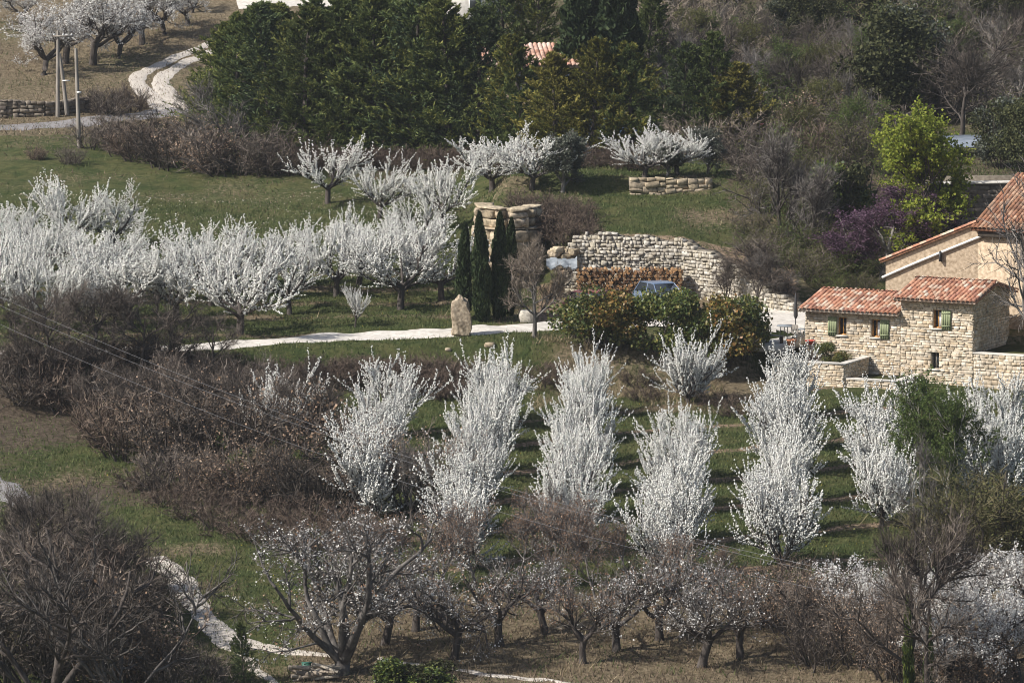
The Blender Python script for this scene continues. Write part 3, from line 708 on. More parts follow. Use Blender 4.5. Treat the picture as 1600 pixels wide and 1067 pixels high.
M['wood_grey'] = solid_mat('weathered_wood', (.16, .14, .12), (.34, .31, .27), 9, .85, .2, stretch=(1, 1, .1))
M['wood_dark'] = solid_mat('dark_wood', (.035, .03, .025), (.08, .065, .05), 6, .8, .2)
m, nt, out = new_mat('window_glass'); M['glass'] = m
p = N(nt, 'ShaderNodeBsdfPrincipled'); p.inputs['Base Color'].default_value = (.03, .035, .04, 1); p.inputs['Roughness'].default_value = .06
p.inputs['Specular IOR Level'].default_value = .8; nt.links.new(p.outputs[0], out.inputs[0])
M['curtain'] = solid_mat('curtain', (.5, .54, .56), (.72, .74, .75), 12, .9, .1)
M['concrete'] = solid_mat('pale_concrete', (.46, .43, .38), (.62, .59, .54), 4, .9, .2, bump=.2)
M['terracotta'] = solid_mat('terracotta', (.42, .17, .085), (.55, .25, .14), 8, .8, .2)
M['red_glaze'] = solid_mat('red_pot', (.36, .05, .03), (.46, .08, .05), 8, .5, .4)
M['metal_white'] = solid_mat('white_metal', (.7, .7, .68), (.78, .78, .76), 5, .5, .4)
M['metal_dark'] = solid_mat('dark_metal', (.03, .03, .032), (.06, .06, .06), 5, .5, .4)
M['zinc'] = solid_mat('zinc_pipe', (.62, .62, .60), (.76, .75, .72), 6, .5, .4, metal=.2)

def stone_arrays(seed):
    rng = np.random.default_rng(seed); j = lambda k: rng.uniform(-k, k, 3)
    V = []
    for y, ins in ((.5, .02), (-.38, .0), (-.5, .045)):
        for sx, sz in ((-1, -1), (1, -1), (1, 1), (-1, 1)):
            V.append(np.array([sx * (.49 - ins), y, sz * (.49 - ins)]) + (j(.085) if y < 0 else 0))
    V = np.array(V)
    F = [(8, 9, 10, 11)] + [(a + i, a + (i + 1) % 4, a + 4 + (i + 1) % 4, a + 4 + i) for a in (0, 4) for i in range(4)]
    return V, np.array(F)
STONES = [stone_arrays(900 + i) for i in range(7)]
_stone_me = {}
def stone_me(k, mat):
    if (k, mat) not in _stone_me:
        g = Geo(); g.add(*STONES[k]); _stone_me[(k, mat)] = g.mesh('stone', mat)
    return _stone_me[(k, mat)]
def lay(seed, a, b, z0, z1, course=(.09, .17), slen=(.18, .45), holes=(), depth=.16, out=.0, rough=.02, gap=.006, tilt=.015, hv=.06):
    """courses of stones along the line a-b (local x, y), facing right of a->b; z0, z1 are functions of the distance"""
    rng = random.Random(seed); a = np.array(a, float); b = np.array(b, float); L = np.linalg.norm(b - a); e = (b - a) / L
    nrm = np.array([e[1], -e[0]]); ang = math.atan2(e[1], e[0]); res = []
    f0 = z0 if callable(z0) else (lambda s: z0); f1 = z1 if callable(z1) else (lambda s: z1)
    zmin = min(f0(L * k / 20) for k in range(21)); zmax = max(f1(L * k / 20) for k in range(21)); z = zmin
    while z < zmax - .03:
        h = min(rng.uniform(*course), zmax - z); s = -rng.uniform(0, .2)
        while s < L:
            w = rng.uniform(*slen); s0, s1 = max(s, 0), min(s + w, L); s += w
            if s1 - s0 < .08: continue
            m_ = (s0 + s1) / 2; zc = z + h / 2
            if zc < f0(m_) or zc > f1(m_): continue
            bad = False
            for hx0, hx1, hz0, hz1 in holes:
                if s1 > hx0 and s0 < hx1 and z + h > hz0 + .02 and z < hz1 - .02:
                    if s0 < hx0 - .1: s1 = hx0
                    elif s1 > hx1 + .1: s0 = hx1
                    else: bad = True
                    m_ = (s0 + s1) / 2
            if bad or s1 - s0 < .06: continue
            pr = rng.uniform(-rough, rough)
            c = a + e * m_ + nrm * (out + pr)
            res.append(((c[0], c[1], zc), ang + rng.uniform(-.03, .03), (s1 - s0 - gap, depth, h * rng.uniform(1 - hv, 1 + hv) - gap), rng.randrange(7), rng.uniform(-tilt, tilt)))
        z += h
    return res
def set_stones(stones, parent, mat, limit=300, name='stone'):
    stones = sorted(stones, key=lambda q: -q[2][0] * q[2][2])
    for pos, ang, dim, k, ti in stones[:limit]:
        o = obj(name, stone_me(k, mat), parent, pos); o.rotation_euler = (0, ti, ang); o.scale = dim
    rest = stones[limit:]
    if rest:
        g = Geo()
        for pos, ang, dim, k, ti in rest:
            V = STONES[k][0] * np.array(dim); c, s_ = math.cos(ang), math.sin(ang)
            V = np.stack([V[:, 0] * c - V[:, 1] * s_, V[:, 0] * s_ + V[:, 1] * c, V[:, 2]], 1) + np.array(pos); g.add(V, STONES[k][1])
        obj('small_stones', g.mesh('small_stones', mat), parent, kind='stuff')
def tile_arrays(r=.13, L=.52, seg=6):
    V = []; a = np.linspace(0, math.pi, seg + 1)
    for y, rr, dz in ((-L / 2, r, 0), (L / 2, r * .82, 0)):
        V += [(-rr * math.cos(t), y, rr * .95 * math.sin(t) + dz) for t in a]
    V += [(-(r - .018) * math.cos(t), -L / 2, (r - .018) * .95 * math.sin(t)) for t in a]
    V += [(-(r - .018) * math.cos(t), -L / 2 + .12, (r - .018) * .95 * math.sin(t)) for t in a]
    n = seg + 1
    F = [(i, i + 1, n + i + 1, n + i) for i in range(seg)] + [(2 * n + i, 2 * n + i + 1, i + 1, i) for i in range(seg)] + [(3 * n + i, 3 * n + i + 1, 2 * n + i + 1, 2 * n + i) for i in range(seg)]
    return np.array(V), np.array(F)
TV, TF = tile_arrays()
g = Geo(); g.add(TV, TF); TILE_ME = g.mesh('roof_tile', 'tile', True)
def tile_grid(x0, x1, y0, y1, z0, pitch, dx=.258, dy=.42, seed=0):
    """positions of cover tiles on a slope that rises with y"""
    rng = random.Random(seed); res = []; nx = int((x1 - x0) / dx); ny = int(round((y1 - y0) / math.cos(pitch) / dy))
    for k in range(ny):
        for i in range(nx + 1):
            y = y0 + (k * dy + .22) * math.cos(pitch)
            res.append((x0 + (i + .5) * (x1 - x0) / (nx + 1) + rng.uniform(-.012, .012), y, z0 + (y - y0) * math.tan(pitch) + .02 + rng.uniform(0, .02), pitch + .035 + rng.uniform(-.02, .02), rng.uniform(-.03, .03)))
    return res
def wall_cells(g, x0, x1, z0, z1, y0, y1, holes, mi=0):
    xs = sorted({x0, x1, *[h[0] for h in holes], *[h[1] for h in holes]}); zs = sorted({z0, z1, *[h[2] for h in holes], *[h[3] for h in holes]})
    for xa, xb in zip(xs[:-1], xs[1:]):
        for za, zb in zip(zs[:-1], zs[1:]):
            xm, zm = (xa + xb) / 2, (za + zb) / 2
            if any(h[0] < xm < h[1] and h[2] < zm < h[3] for h in holes): continue
            g.box(xa, xb, y0, y1, za, zb, mi)
    return g

# ------------------------------------------------------------------ the stone house
HA = R(-26)                                     # facade turned so that its right end is nearer
he = np.array([math.cos(HA), math.sin(HA)]); hn = np.array([-math.sin(HA), math.cos(HA)])
HO = np.array([23.95, 297.0]); HZ = -2.15
def hloc(X, Y, Z=0.0): p_ = HO + he * X + hn * Y; return (p_[0], p_[1], HZ + Z)
HOUSE = thing('stone_house', 'small stone house with green shutters and red tiled roofs at two heights', 'house', hloc(0, 0), HA)
PT = math.atan(.23)
WX0, WX1, WH = -9.45, -4.05, 3.78              # low wing
TH, TD = 4.62, 5.0                              # tall part
w_holes = [(-7.62, -7.12, 2.42, 3.36), (-5.72, -5.22, 2.40, 3.34)]
t_holes = [(-2.25, -1.77, 3.06, 4.04), (-2.35, -1.88, .92, 1.80)]
wall = Geo()
wall_cells(wall, WX0 + .01, WX1 + .01, -1.2, WH, .008, .42, w_holes)
wall_cells(wall, WX1 + .01, -.008, -1.2, TH, .008, .42, t_holes)
wall.box(WX0 + .06, WX0 + .4, .42, TD - .1, -1.2, WH); wall.box(-.4, -.008, .42, TD - .1, -1.2, TH)
wall.box(WX0 + .06, WX1, TD - .1, TD + .2, -1.2, WH); wall.box(WX1 + .002, -.06, TD - .1, TD + .2, -1.2, TH)
wall.box(WX1 + .06, WX1 + .35, .42, TD - .1, -1.2, TH)
for (x0, x1, h) in ((WX0 + .06, WX0 + .4, WH), (-.4, -.008, TH), (WX1 + .06, WX1 + .35, TH)):     # gable triangles
    wall.prism([(.06, h), (TD + .2, h), (2.6, h + 2.5 * .23)], x0, x1, 'x')
HWALL = obj('wall', wall.mesh('wall', 'mortar'), HOUSE)
st = []
st += lay(31, (WX0, .06), (WX1, .06), -.6, WH - .02, holes=[(h[0] - WX0, h[1] - WX0, h[2], h[3]) for h in w_holes])
st += lay(32, (WX1, .06), (0, .06), -.6, TH - .02, holes=[(h[0] - WX1, h[1] - WX1, h[2], h[3]) for h in t_holes], course=(.09, .18))
st += lay(33, (-.06, 0), (-.06, TD + .2), -.2, lambda s: TH + .23 * min(s, 5.2 - s), course=(.1, .18))
st += lay(34, (WX0 + .06, TD + .2), (WX0 + .06, 0), -.2, lambda s: WH + .23 * min(s, 5.2 - s))
set_stones(st, HWALL, 'stone_house', 300)
def roof(parent, x0, x1, wh, dep, ov=.5, seed=0):
    half = dep / 2 + .1; z_e = wh - ov * .23 + .05; g = Geo(); mid = half; zr_ = z_e + (mid + ov) * .23
    th = .09
    for ya, yb, za, zb in ((-ov, mid, z_e, zr_), (mid, 2 * mid + ov, zr_, z_e)):
        g.prism([(ya, za), (yb, zb), (yb, zb - th), (ya, za - th)], x0, x1, 'x')
    rf = obj('roof', g.mesh('roof', 'tile'), parent)
    for x, y, z, pt, rz in tile_grid(x0, x1, -ov - .06, mid - .02, z_e, PT, seed=seed):
        o = obj('roof_tile', TILE_ME, rf, (x, y, z)); o.rotation_euler = (pt, 0, rz)
    gb = Geo()
    for x, y, z, pt, rz in tile_grid(x0, x1, -ov - .06, mid - .02, z_e, PT, seed=seed + 1):
        V = TV * np.array([1, -1, 1]); V = np.stack([V[:, 0], V[:, 1] * math.cos(pt) + V[:, 2] * math.sin(pt), -V[:, 1] * math.sin(pt) + V[:, 2] * math.cos(pt)], 1)
        gb.add(V + np.array([x, 2 * mid - y, z]), TF[:, ::-1])
    obj('rear_tiles', gb.mesh('rear_tiles', 'tile'), rf, kind='stuff')
    gr = Geo(); n = int((x1 - x0) / .4)
    a = np.linspace(0, math.pi, 7)
    for i in range(n):
        xa, xb = x0 + i * (x1 - x0) / n, x0 + (i + 1) * (x1 - x0) / n + .04
        V = [(xx, mid - rr * math.cos(t), zr_ + .03 + rr * .75 * math.sin(t)) for xx, rr in ((xa, .13), (xb, .115)) for t in a]
        gr.add(V, [(k, k + 1, 8 + k, 7 + k) for k in range(6)])
    obj('ridge_tiles', gr.mesh('ridge_tiles', 'mortar', True), rf)
    ge = Geo()                                   # rounded tile ends under the eave
    for i in range(int((x1 - x0) / .2)):
        xx = x0 + .1 + i * .2
        ge.add(TV * np.array([.85, .55, -1]) + np.array([xx, -ov + .2, z_e - .02]), TF)
    ge.box(x0 + .3, x1 - .3, -.14, .05, wh - .22, wh - .03)
    obj('eave_corbel', ge.mesh('eave_corbel', ['tile_dull']), parent)
    return rf
roof(HOUSE, WX0 - .22, WX1 + .0, WH, TD, seed=5)
roof(HOUSE, WX1 - .25, .3, TH, TD, seed=9)
def window(parent, h, shut=None, curtain=0, plain=False):
    x0, x1, z0, z1 = h; f = .055; yf = .2
    o = obj('window', Geo().box(x0 + f, x1 - f, yf + .03, yf + .04, z0 + f, z1 - f).mesh('pane', 'glass'), parent)
    g = Geo(); g.box(x0, x0 + f, yf - .02, yf + .06, z0, z1); g.box(x1 - f, x1, yf - .02, yf + .06, z0, z1)
    g.box(x0 + f, x1 - f, yf - .02, yf + .06, z0, z0 + f); g.box(x0 + f, x1 - f, yf - .02, yf + .06, z1 - f, z1)
    g.box((x0 + x1) / 2 - .018, (x0 + x1) / 2 + .018, yf - .012, yf + .05, z0 + f, z1 - f)
    obj('frame', g.mesh('frame', 'wood_grey' if plain else 'wood'), o)
    gs = Geo().box(x0 - .07, x1 + .07, -.09, yf - .025, z0 - .075, z0 - .003)
    obj('sill', gs.mesh('sill', 'concrete'), o)
    if curtain:
        obj('curtain', Geo().box(x1 - .02 - (x1 - x0) * .42, x1 - f - .005, yf + .018, yf + .028, z0 + f, z1 - f - .1).mesh('curtain', 'curtain'), o)
    if shut is not None:
        a, b = shut; s_ = obj('shutter', Geo().box(a, b, -.075, -.045, z0 - .05, z1 + .02).mesh('shutter', 'shutter'), parent)
        n = 4; gb = []
        for i in range(n):
            xa = a + .008 + i * (b - a - .016) / n
            obj('plank', Geo().box(xa, xa + (b - a - .016) / n - .012, -.088, -.076, z0 - .045, z1 + .015).mesh('plank', 'shutter'), s_)
        for zz in (z0 + .12, z1 - .2):
            obj('batten', Geo().box(a + .02, b - .02, -.102, -.089, zz, zz + .07).mesh('batten', 'shutter'), s_)
window(HOUSE, w_holes[0], (-8.14, -7.64)); window(HOUSE, w_holes[1], (-5.19, -4.68), 1)
window(HOUSE, t_holes[0], (-1.74, -1.22), 1); window(HOUSE, t_holes[1], None, 0, True)

# garden walls built against the house
def stone_box_wall(name, label, path, z0, z1, th=.32, seed=1, mat='stone_house', limit=150, cap=True, course=(.08, .15), tilt=.015, hv=.06):
    """a free-standing masonry wall along a path in the house frame"""
    w = thing(name, label, 'wall', hloc(path[0][0], path[0][1]), HA); o0 = np.array(path[0]); st = []; g = Geo(); gc = Geo()
    for k, (a, b) in enumerate(zip(path[:-1], path[1:])):
        a = np.array(a, float) - o0; b = np.array(b, float) - o0; L = np.linalg.norm(b - a); e = (b - a) / L; n_ = np.array([e[1], -e[0]])
        st += lay(seed + k, a, b, z0, z1 - .06, course=course, depth=.14, tilt=tilt, hv=hv)
        q = [a + n_ * .04, b + n_ * .04, b - n_ * th, a - n_ * th]
        g.prism([(x[0], x[1]) for x in q], z0 - .5, z1 - .07, 'z')
        q = [a + n_ * .1 - e * .03, b + n_ * .1 + e * .1, b - n_ * (th + .03) + e * .1, a - n_ * (th + .03) - e * .03]
        gc.prism([(x[0], x[1]) for x in q], z1 - .066 + k * .004, z1 + k * .004, 'z')
    obj('core', g.mesh('wall_core', 'mortar'), w); set_stones(st, w, mat, limit)
    if cap: obj('coping', gc.mesh('coping', 'concrete'), w)
    return w
stone_box_wall('planter_wall', 'upper stone planter wall with glossy shrub, against the low wing', [(-9.9, -3.3), (-5.85, -3.3), (-5.85, -.08)], -.9, 1.38, seed=51, limit=150)
stone_box_wall('planter_wall', 'lower stone planter wall in front of the lowest small window', [(-6.9, -3.15), (-2.9, -3.15), (-2.9, -.08)], -1.0, .62, seed=61, limit=120)
stone_box_wall('retaining_wall', 'rough stone retaining wall continuing the house front beside the shaded gable', [(.02, .08), (8.5, .08)], -.9, 1.92, seed=71, course=(.11, .24), limit=200, tilt=.1, hv=.25)
gsoil = Geo().box(-9.6, -6.1, -3.0, -.02, -1, 1.15); o = obj('planter_soil', gsoil.mesh('planter_soil', 'earth_core'), None, hloc(0, 0), 'structure'); o.rotation_euler = (0, 0, HA)
gsoil = Geo().box(-5.83, -3.15, -2.85, -.02, -1.5, .45); o = obj('planter_soil', gsoil.mesh('planter_soil', 'ground'), None, hloc(0, 0), 'structure'); o.rotation_euler = (0, 0, HA)
gsoil = Geo().box(.05, 9, .45, 8, -1.5, 1.82); o = obj('terrace_floor', gsoil.mesh('terrace_floor', 'ground'), None, hloc(0, 0), 'structure'); o.rotation_euler = (0, 0, HA)

# ------------------------------------------------------------------ the barn behind
BY = 7.2
BARN = thing('stone_barn', 'large tan rendered barn with sloping verge and pale pipe behind the small house', 'barn', hloc(-7.87, BY), HA)
g = Geo(); LB = 5.3                               # left lean-to, then the main block
g.prism([(0, -1.5), (LB, -1.5), (LB, 7.9), (0, 5.55)], 0, .5, 'y')
g.prism([(0, -1.5), (.45, -1.5), (.45, 5.7), (0, 5.55)], .5, 7.5, 'y')
g.box(LB, LB + 11, 0, .5, -1.5, 7.75); g.box(LB, LB + .5, .5, 12.4, -1.5, 7.7); g.box(LB + 10.5, LB + 11, .5, 12.4, -1.5, 7.7); g.box(LB, LB + 11, 12.4, 12.7, -1.5, 7.6)
for xa in (LB + .01, LB + 10.5): g.prism([(.1, 7.55), (12.6, 7.55), (6.5, 7.45 + 6.5 * .34)], xa, xa + .49, 'x')
obj('wall', g.mesh('barn_wall', 'render_tan'), BARN)
g = Geo(); g.prism([(-.25, 5.5), (LB - .02, 7.86), (LB - .02, 7.98), (-.25, 5.62)], -.18, 7.6, 'y')
lr = obj('lean_to_roof', g.mesh('lean_to_roof', 'tile_dull'), BARN)
g = Geo()
sl_ = math.atan2(7.86 - 5.5, LB + .25)
for i in range(14):
    xx = -.2 + i * .39; g.add(np.stack([TV[:, 1] * math.cos(sl_) - TV[:, 2] * math.sin(sl_), -TV[:, 0], TV[:, 1] * math.sin(sl_) + TV[:, 2] * math.cos(sl_)], 1) + np.array([xx + .15, -.12, 5.63 + (xx + .4) * math.tan(sl_)]), TF[:, ::-1])
obj('verge_tiles', g.mesh('verge_tiles', 'tile', True), lr)
g = Geo(); g.tube([(-.15, -.1, 4.72), (1.6, -.1, 5.52), (3.2, -.1, 6.22), (LB + .2, -.1, 7.2)], [.075] * 4, 8)
obj('drain_pipe', g.mesh('drain_pipe', 'zinc', True), BARN)
obj('bracket', Geo().box(3.15, 3.25, -.26, -.02, 5.75, 6.3).mesh('bracket', 'metal_dark'), BARN)
pb = math.atan(.34); g = Geo()
g.prism([(-.45, 7.62), (6.5, 7.62 + 6.95 * .34), (6.5, 7.5 + 6.95 * .34), (-.45, 7.5)], LB - .25, LB + 11.2, 'x')
g.prism([(6.5, 7.62 + 6.95 * .34), (13, 7.62), (13, 7.5), (6.5, 7.5 + 6.95 * .34)], LB - .25, LB + 11.2, 'x')
br = obj('roof', g.mesh('barn_roof', 'tile_dull'), BARN)
g = Geo()
for x, y, z, pt, rz in tile_grid(LB - .3, LB + 11.2, -.5, 6.45, 7.62, pb, dx=.24, seed=77):
    V = np.stack([TV[:, 0], TV[:, 1] * math.cos(pt) - TV[:, 2] * math.sin(pt), TV[:, 1] * math.sin(pt) + TV[:, 2] * math.cos(pt)], 1); g.add(V + np.array([x, y, z]), TF)
obj('roof_tiles', g.mesh('barn_tiles', 'tile_dull'), br, kind='stuff')
obj('eave_board', Geo().box(LB + .1, LB + 11, -.3, -.02, 7.2, 7.46).mesh('eave_board', 'wood_dark'), BARN)
# long shaded building further back
q = at_depth(1440, 400, 321)
SHED = thing('stone_outbuilding', 'grey stone outbuilding with a small dark window under the yellow-green tree', 'building', (q[0], 321, 3.0), R(10))
g = Geo(); wall_cells(g, 0, 12, -2, 3.2, 0, .5, [(1.5, 2.0, .76, 1.4)]); g.box(0, .4, .5, 5, -2, 3.2)
g.box(.4, 12, 4.6, 5, -2, 3.2)
wl_o = obj('wall', g.mesh('outbuilding_wall', 'earth_core'), SHED)
set_stones(lay(81, (0, 0), (11, 0), -1, 3.15, holes=[(1.5, 2.0, .76, 1.4)], course=(.2, .3), slen=(.35, .7)), wl_o, 'stone_grey_shaded', 250)
obj('coping', Geo().box(-.1, 12.1, -.15, .6, 3.2, 3.32).mesh('coping', 'concrete'), SHED)
obj('roof', Geo().prism([(.6, 3.2), (5.2, 2.7), (5.2, 2.6), (.6, 3.1)], -.1, 12.1, 'x').mesh('outbuilding_roof', 'tile_dull'), SHED)
wd = obj('window', Geo().box(1.5, 2.0, .3, .34, .76, 1.4).mesh('pane', 'glass'), SHED)
obj('lintel', Geo().box(1.35, 2.15, -.12, .28, 1.42, 1.56).mesh('lintel', 'concrete'), wd)

# ------------------------------------------------------------------ dry stone walls, rocks, standing stone
def world_wall(name, label, path, z0, z1, seed, mat, limit, course, slen, th=.7, lean=0.0):
    """z0, z1: functions of the distance along the whole path"""
    P = [np.array(p_, float) for p_ in path]; o0 = P[0]; zb = float(gz(o0[0], o0[1]))
    w = thing(name, label, 'wall', (o0[0], o0[1], zb)); st = []; g = Geo(); s0 = 0.0
    for k, (a, b) in enumerate(zip(P[:-1], P[1:])):
        L = np.linalg.norm(b - a); e = (b - a) / L; n_ = np.array([e[1], -e[0]])
        f0 = lambda s, s0=s0: z0(s0 + s) - zb; f1 = lambda s, s0=s0: z1(s0 + s) - zb
        st += lay(seed + k, a - o0, b - o0, f0, f1, course=course, slen=slen, depth=.34, rough=.06, tilt=.11, hv=.28, gap=.0)
        n = 12
        for i in range(n):
            sa, sb = L * i / n, L * (i + 1) / n; qa, qb = a - o0 + e * sa, a - o0 + e * sb
            za, zc = f1(sa) - .04, f1(sb) - .04
            V = [(*(qa - n_ * .1), f0(sa) - 1), (*(qb - n_ * .1), f0(sb) - 1), (*(qb - n_ * th), f0(sb) - 1), (*(qa - n_ * th), f0(sa) - 1),
                 (*(qa - n_ * .1), za), (*(qb - n_ * .1), zc), (*(qb - n_ * th), zc), (*(qa - n_ * th), za)]
            g.add(V, [(4, 5, 6, 7), (0, 1, 5, 4), (1, 2, 6, 5), (2, 3, 7, 6), (3, 0, 4, 7)])
        s0 += L
    obj('core', g.mesh('wall_core', 'earth_core'), w); set_stones(st, w, mat, limit)
    return w
WP = [(2.9, 318.55), (6.2, 318.15), (9.5, 317.45), (12.5, 314.45), (15.4, 310.6)]
WL = np.cumsum([0] + [math.dist(a, b) for a, b in zip(WP[:-1], WP[1:])])
world_wall('dry_stone_wall', 'high pale dry stone retaining wall curving down behind the firewood', WP,
           lambda s: .1, lambda s: .4 + np.interp(s, [0, .5, 1.2, 6.6, 9, 11, 15.7], [2.3, 2.9, 3.45, 3.05, 2.4, 1.7, .35]) + .1 * math.sin(s * 3.1), 101, 'stone_dry', 300, (.12, .24), (.13, .36))
LWP = [tuple(ground(u, v)[:2]) for u, v in ((984, 303), (1040, 303), (1112, 292))]
zl0 = float(gz(*LWP[0]))
world_wall('low_stone_wall', 'low wall of big golden ledge stones on the grass mound', LWP, lambda s: zl0 - .5, lambda s: zl0 + .95 - .04 * s, 111, 'stone_gold', 120, (.22, .36), (.4, 1.0))
LFW = [tuple(ground(u, v)[:2]) for u, v in ((-30, 184), (20, 184), (70, 182), (140, 176))]
zl1 = float(gz(*LFW[0]))
world_wall('field_wall', 'grey dry stone field wall beside the asphalt lane and poles', LFW, lambda s: zl1 - .3, lambda s: zl1 + 1.05 + .1 * math.sin(s), 121, 'stone_grey_shaded', 140, (.2, .34), (.35, .7))
rwp = [tuple(ground(u, v)[:2]) for u, v in ((1528, 905), (1560, 915), (1640, 905))]
zl2 = float(gz(*rwp[0]))
world_wall('ruined_wall', 'crumbling orange stone wall at the edge of the lower orchard', rwp, lambda s: zl2 - .3, lambda s: zl2 + .9 + .1 * math.sin(2 * s), 131, 'stone_gold', 120, (.16, .28), (.3, .7))

def rock_arrays(seed, dims, sub=4, rough=.16, square=.55):
    """a weathered block: a cube pushed towards a rounded, chipped shape"""
    n = sub * 3; V = []; idx = {}; F = []
    def vid(p_):
        k = tuple(np.round(p_, 5))
        if k not in idx: idx[k] = len(V); V.append(p_)
        return idx[k]
    t = np.linspace(-1, 1, n + 1)
    for ax in range(3):
        for sg in (-1, 1):
            for i in range(n):
                for j in range(n):
                    c = []
                    for a, b in ((i, j), (i + 1, j), (i + 1, j + 1), (i, j + 1)):
                        p_ = np.empty(3); p_[ax] = sg; p_[(ax + 1) % 3] = t[a]; p_[(ax + 2) % 3] = t[b]; c.append(vid(p_))
                    F.append(c if sg > 0 else c[::-1])
    V = np.array(V); r = np.linalg.norm(V, axis=1, keepdims=True); V = V * (square + (1 - square) / r * 1.25)
    def n3(p_, s, k): return (vnoise(p_[:, 0] + p_[:, 2] * .7, p_[:, 1] - p_[:, 2] * .5, s, k) - .5)
    Vd = V * np.array(dims) * .5; d = n3(V + seed, .9, seed) * rough * 2 + n3(Vd + 3 + seed, .45, seed + 1) * rough * 1.2 + n3(Vd + seed, .17, seed + 2) * rough * .7
    band = (np.abs(((V[:, 2] * 2.3 + n3(V, .8, 4)) % 1) - .5) < .1) * -.05
    V = V * (1 + d * .55)[:, None]
    pr = np.random.default_rng(seed * 7 + 1)
    for _ in range(16):                          # fracture planes
        nn = pr.normal(size=3); nn /= np.linalg.norm(nn); k = pr.uniform(.78, 1.02) * np.abs(nn).sum() ** .75
        ex = V @ nn - k; V = V - np.where(ex > 0, ex, 0)[:, None] * nn
    V = V * (1 + n3(Vd + 7, .11, seed + 5) * .09 + n3(Vd + 2, .3, seed + 6) * .16)[:, None]
    return V * np.array(dims) * .5, np.array(F)
def boulder(parent, seed, c, dims, rz, mat='stone_gold', name='boulder', rough=.16, square=.6):
    V, F = rock_arrays(seed, dims, 6, rough, square); g = Geo(); g.add(V, F)
    o = obj(name, g.mesh(name, mat, False), parent, c); o.rotation_euler = (0, 0, rz); return o
q0 = at_depth(790, 380, 320.5)
OUT = thing('rock_outcrop', 'outcrop of stacked golden limestone ledges at the corner of the terrace', 'rock', tuple(q0))
OP = [(-1.7, 323.0), (-1.5, 320.7), (-.3, 319.7), (.75, 320.3), (1.3, 322.4)]
st = []; core = Geo()
for k, (a_, b_) in enumerate(zip(OP[:-1], OP[1:])):
    for lv, (z0_, z1_, back) in enumerate([(.2, 2.3, 0.0), (2.3, 3.9, .12), (3.9, 5.0, .3)]):
        a2 = np.array(a_) + [.0, back] - q0[:2]; b2 = np.array(b_) + [.0, back] - q0[:2]
        st += lay(140 + k * 5 + lv, a2, b2, z0_ - q0[2], z1_ - q0[2], course=[(.6, 1.0), (.55, .9), (.3, .55)][lv], slen=(.8, 1.7), depth=1.0, rough=.16, tilt=.07, hv=.12, gap=.015)
core.prism([(p_[0] - q0[0], p_[1] - q0[1] + .5) for p_ in OP], .0 - q0[2], 4.4 - q0[2], 'z')
obj('core', core.mesh('outcrop_core', 'earth_core'), OUT)
def ledge_block(k, pos, ang, dim, ti):
    V, F = rock_arrays(30 + k % 9, (dim[0], dim[1], dim[2]), 2, .12, .88); g = Geo(); g.add(V, F)
    o = obj('ledge_block', g.mesh('ledge_block', 'stone_gold'), OUT, pos); o.rotation_euler = (0, ti, ang)
for k, (pos, ang, dim, kk, ti) in enumerate(st): ledge_block(k, pos, ang, dim, ti)
c = ground(720, 525); g = Geo(); V, F = rock_arrays(7, (1.0, .75, 2.05), 10, .2, .7)
V[:, 0] *= 1 - .14 * (V[:, 2] > .2) * (V[:, 2] - .2); V[:, 2] += .95; V[:, 0] += .06 * np.sin(V[:, 2] * 3); g.add(V, F)
M['menhir'] = solid_mat('menhir_stone', (.12, .09, .06), (.45, .37, .27), 5.0, .9, .2, bump=.9, detail=10)
tag(obj('standing_stone', g.mesh('standing_stone', 'menhir'), None, tuple(c)), 'tall rough standing stone at the edge of the white drive', 'stone')
c = ground(822, 503); g = Geo(); V, F = rock_arrays(9, (.75, .6, .7), 3, .15, .5); V[:, 2] += .25; g.add(V, F)
tag(obj('boulder', g.mesh('boulder', 'stone_dry'), None, tuple(c)), 'pale round boulder under the bare tree by the drive', 'rock')
for k, (u, v, w) in enumerate([(765, 541, .5), (700, 548, .3)]):
    c = ground(u, v); g = Geo(); V, F = rock_arrays(12 + k, (w, w * .8, w * .5), 2, .15, .55); V[:, 2] += .05; g.add(V, F)
    tag(obj('rock', g.mesh('rock', 'stone_gold'), None, tuple(c)), ['flat tan rock in the verge between standing stone and bare tree', 'small tan rock in the verge left of the standing stone'][k], 'rock')
RUB = thing('stone_heap', 'heap of loose pale stones at the left end of the dry wall', 'rubble', tuple(at_depth(880, 400, 318.2)))
for k in range(26):
    u, v = PRNG.uniform(862, 900), PRNG.uniform(384, 414); c = at_depth(u, v + 4, 318.4 + PRNG.uniform(-.2, .3)); w = PRNG.uniform(.3, .6)
    boulder(RUB, 50 + k % 6, tuple(c - np.array(RUB.location)), (w, w * .8, w * .6), PRNG.uniform(0, 3), 'stone_gold', 'stone')

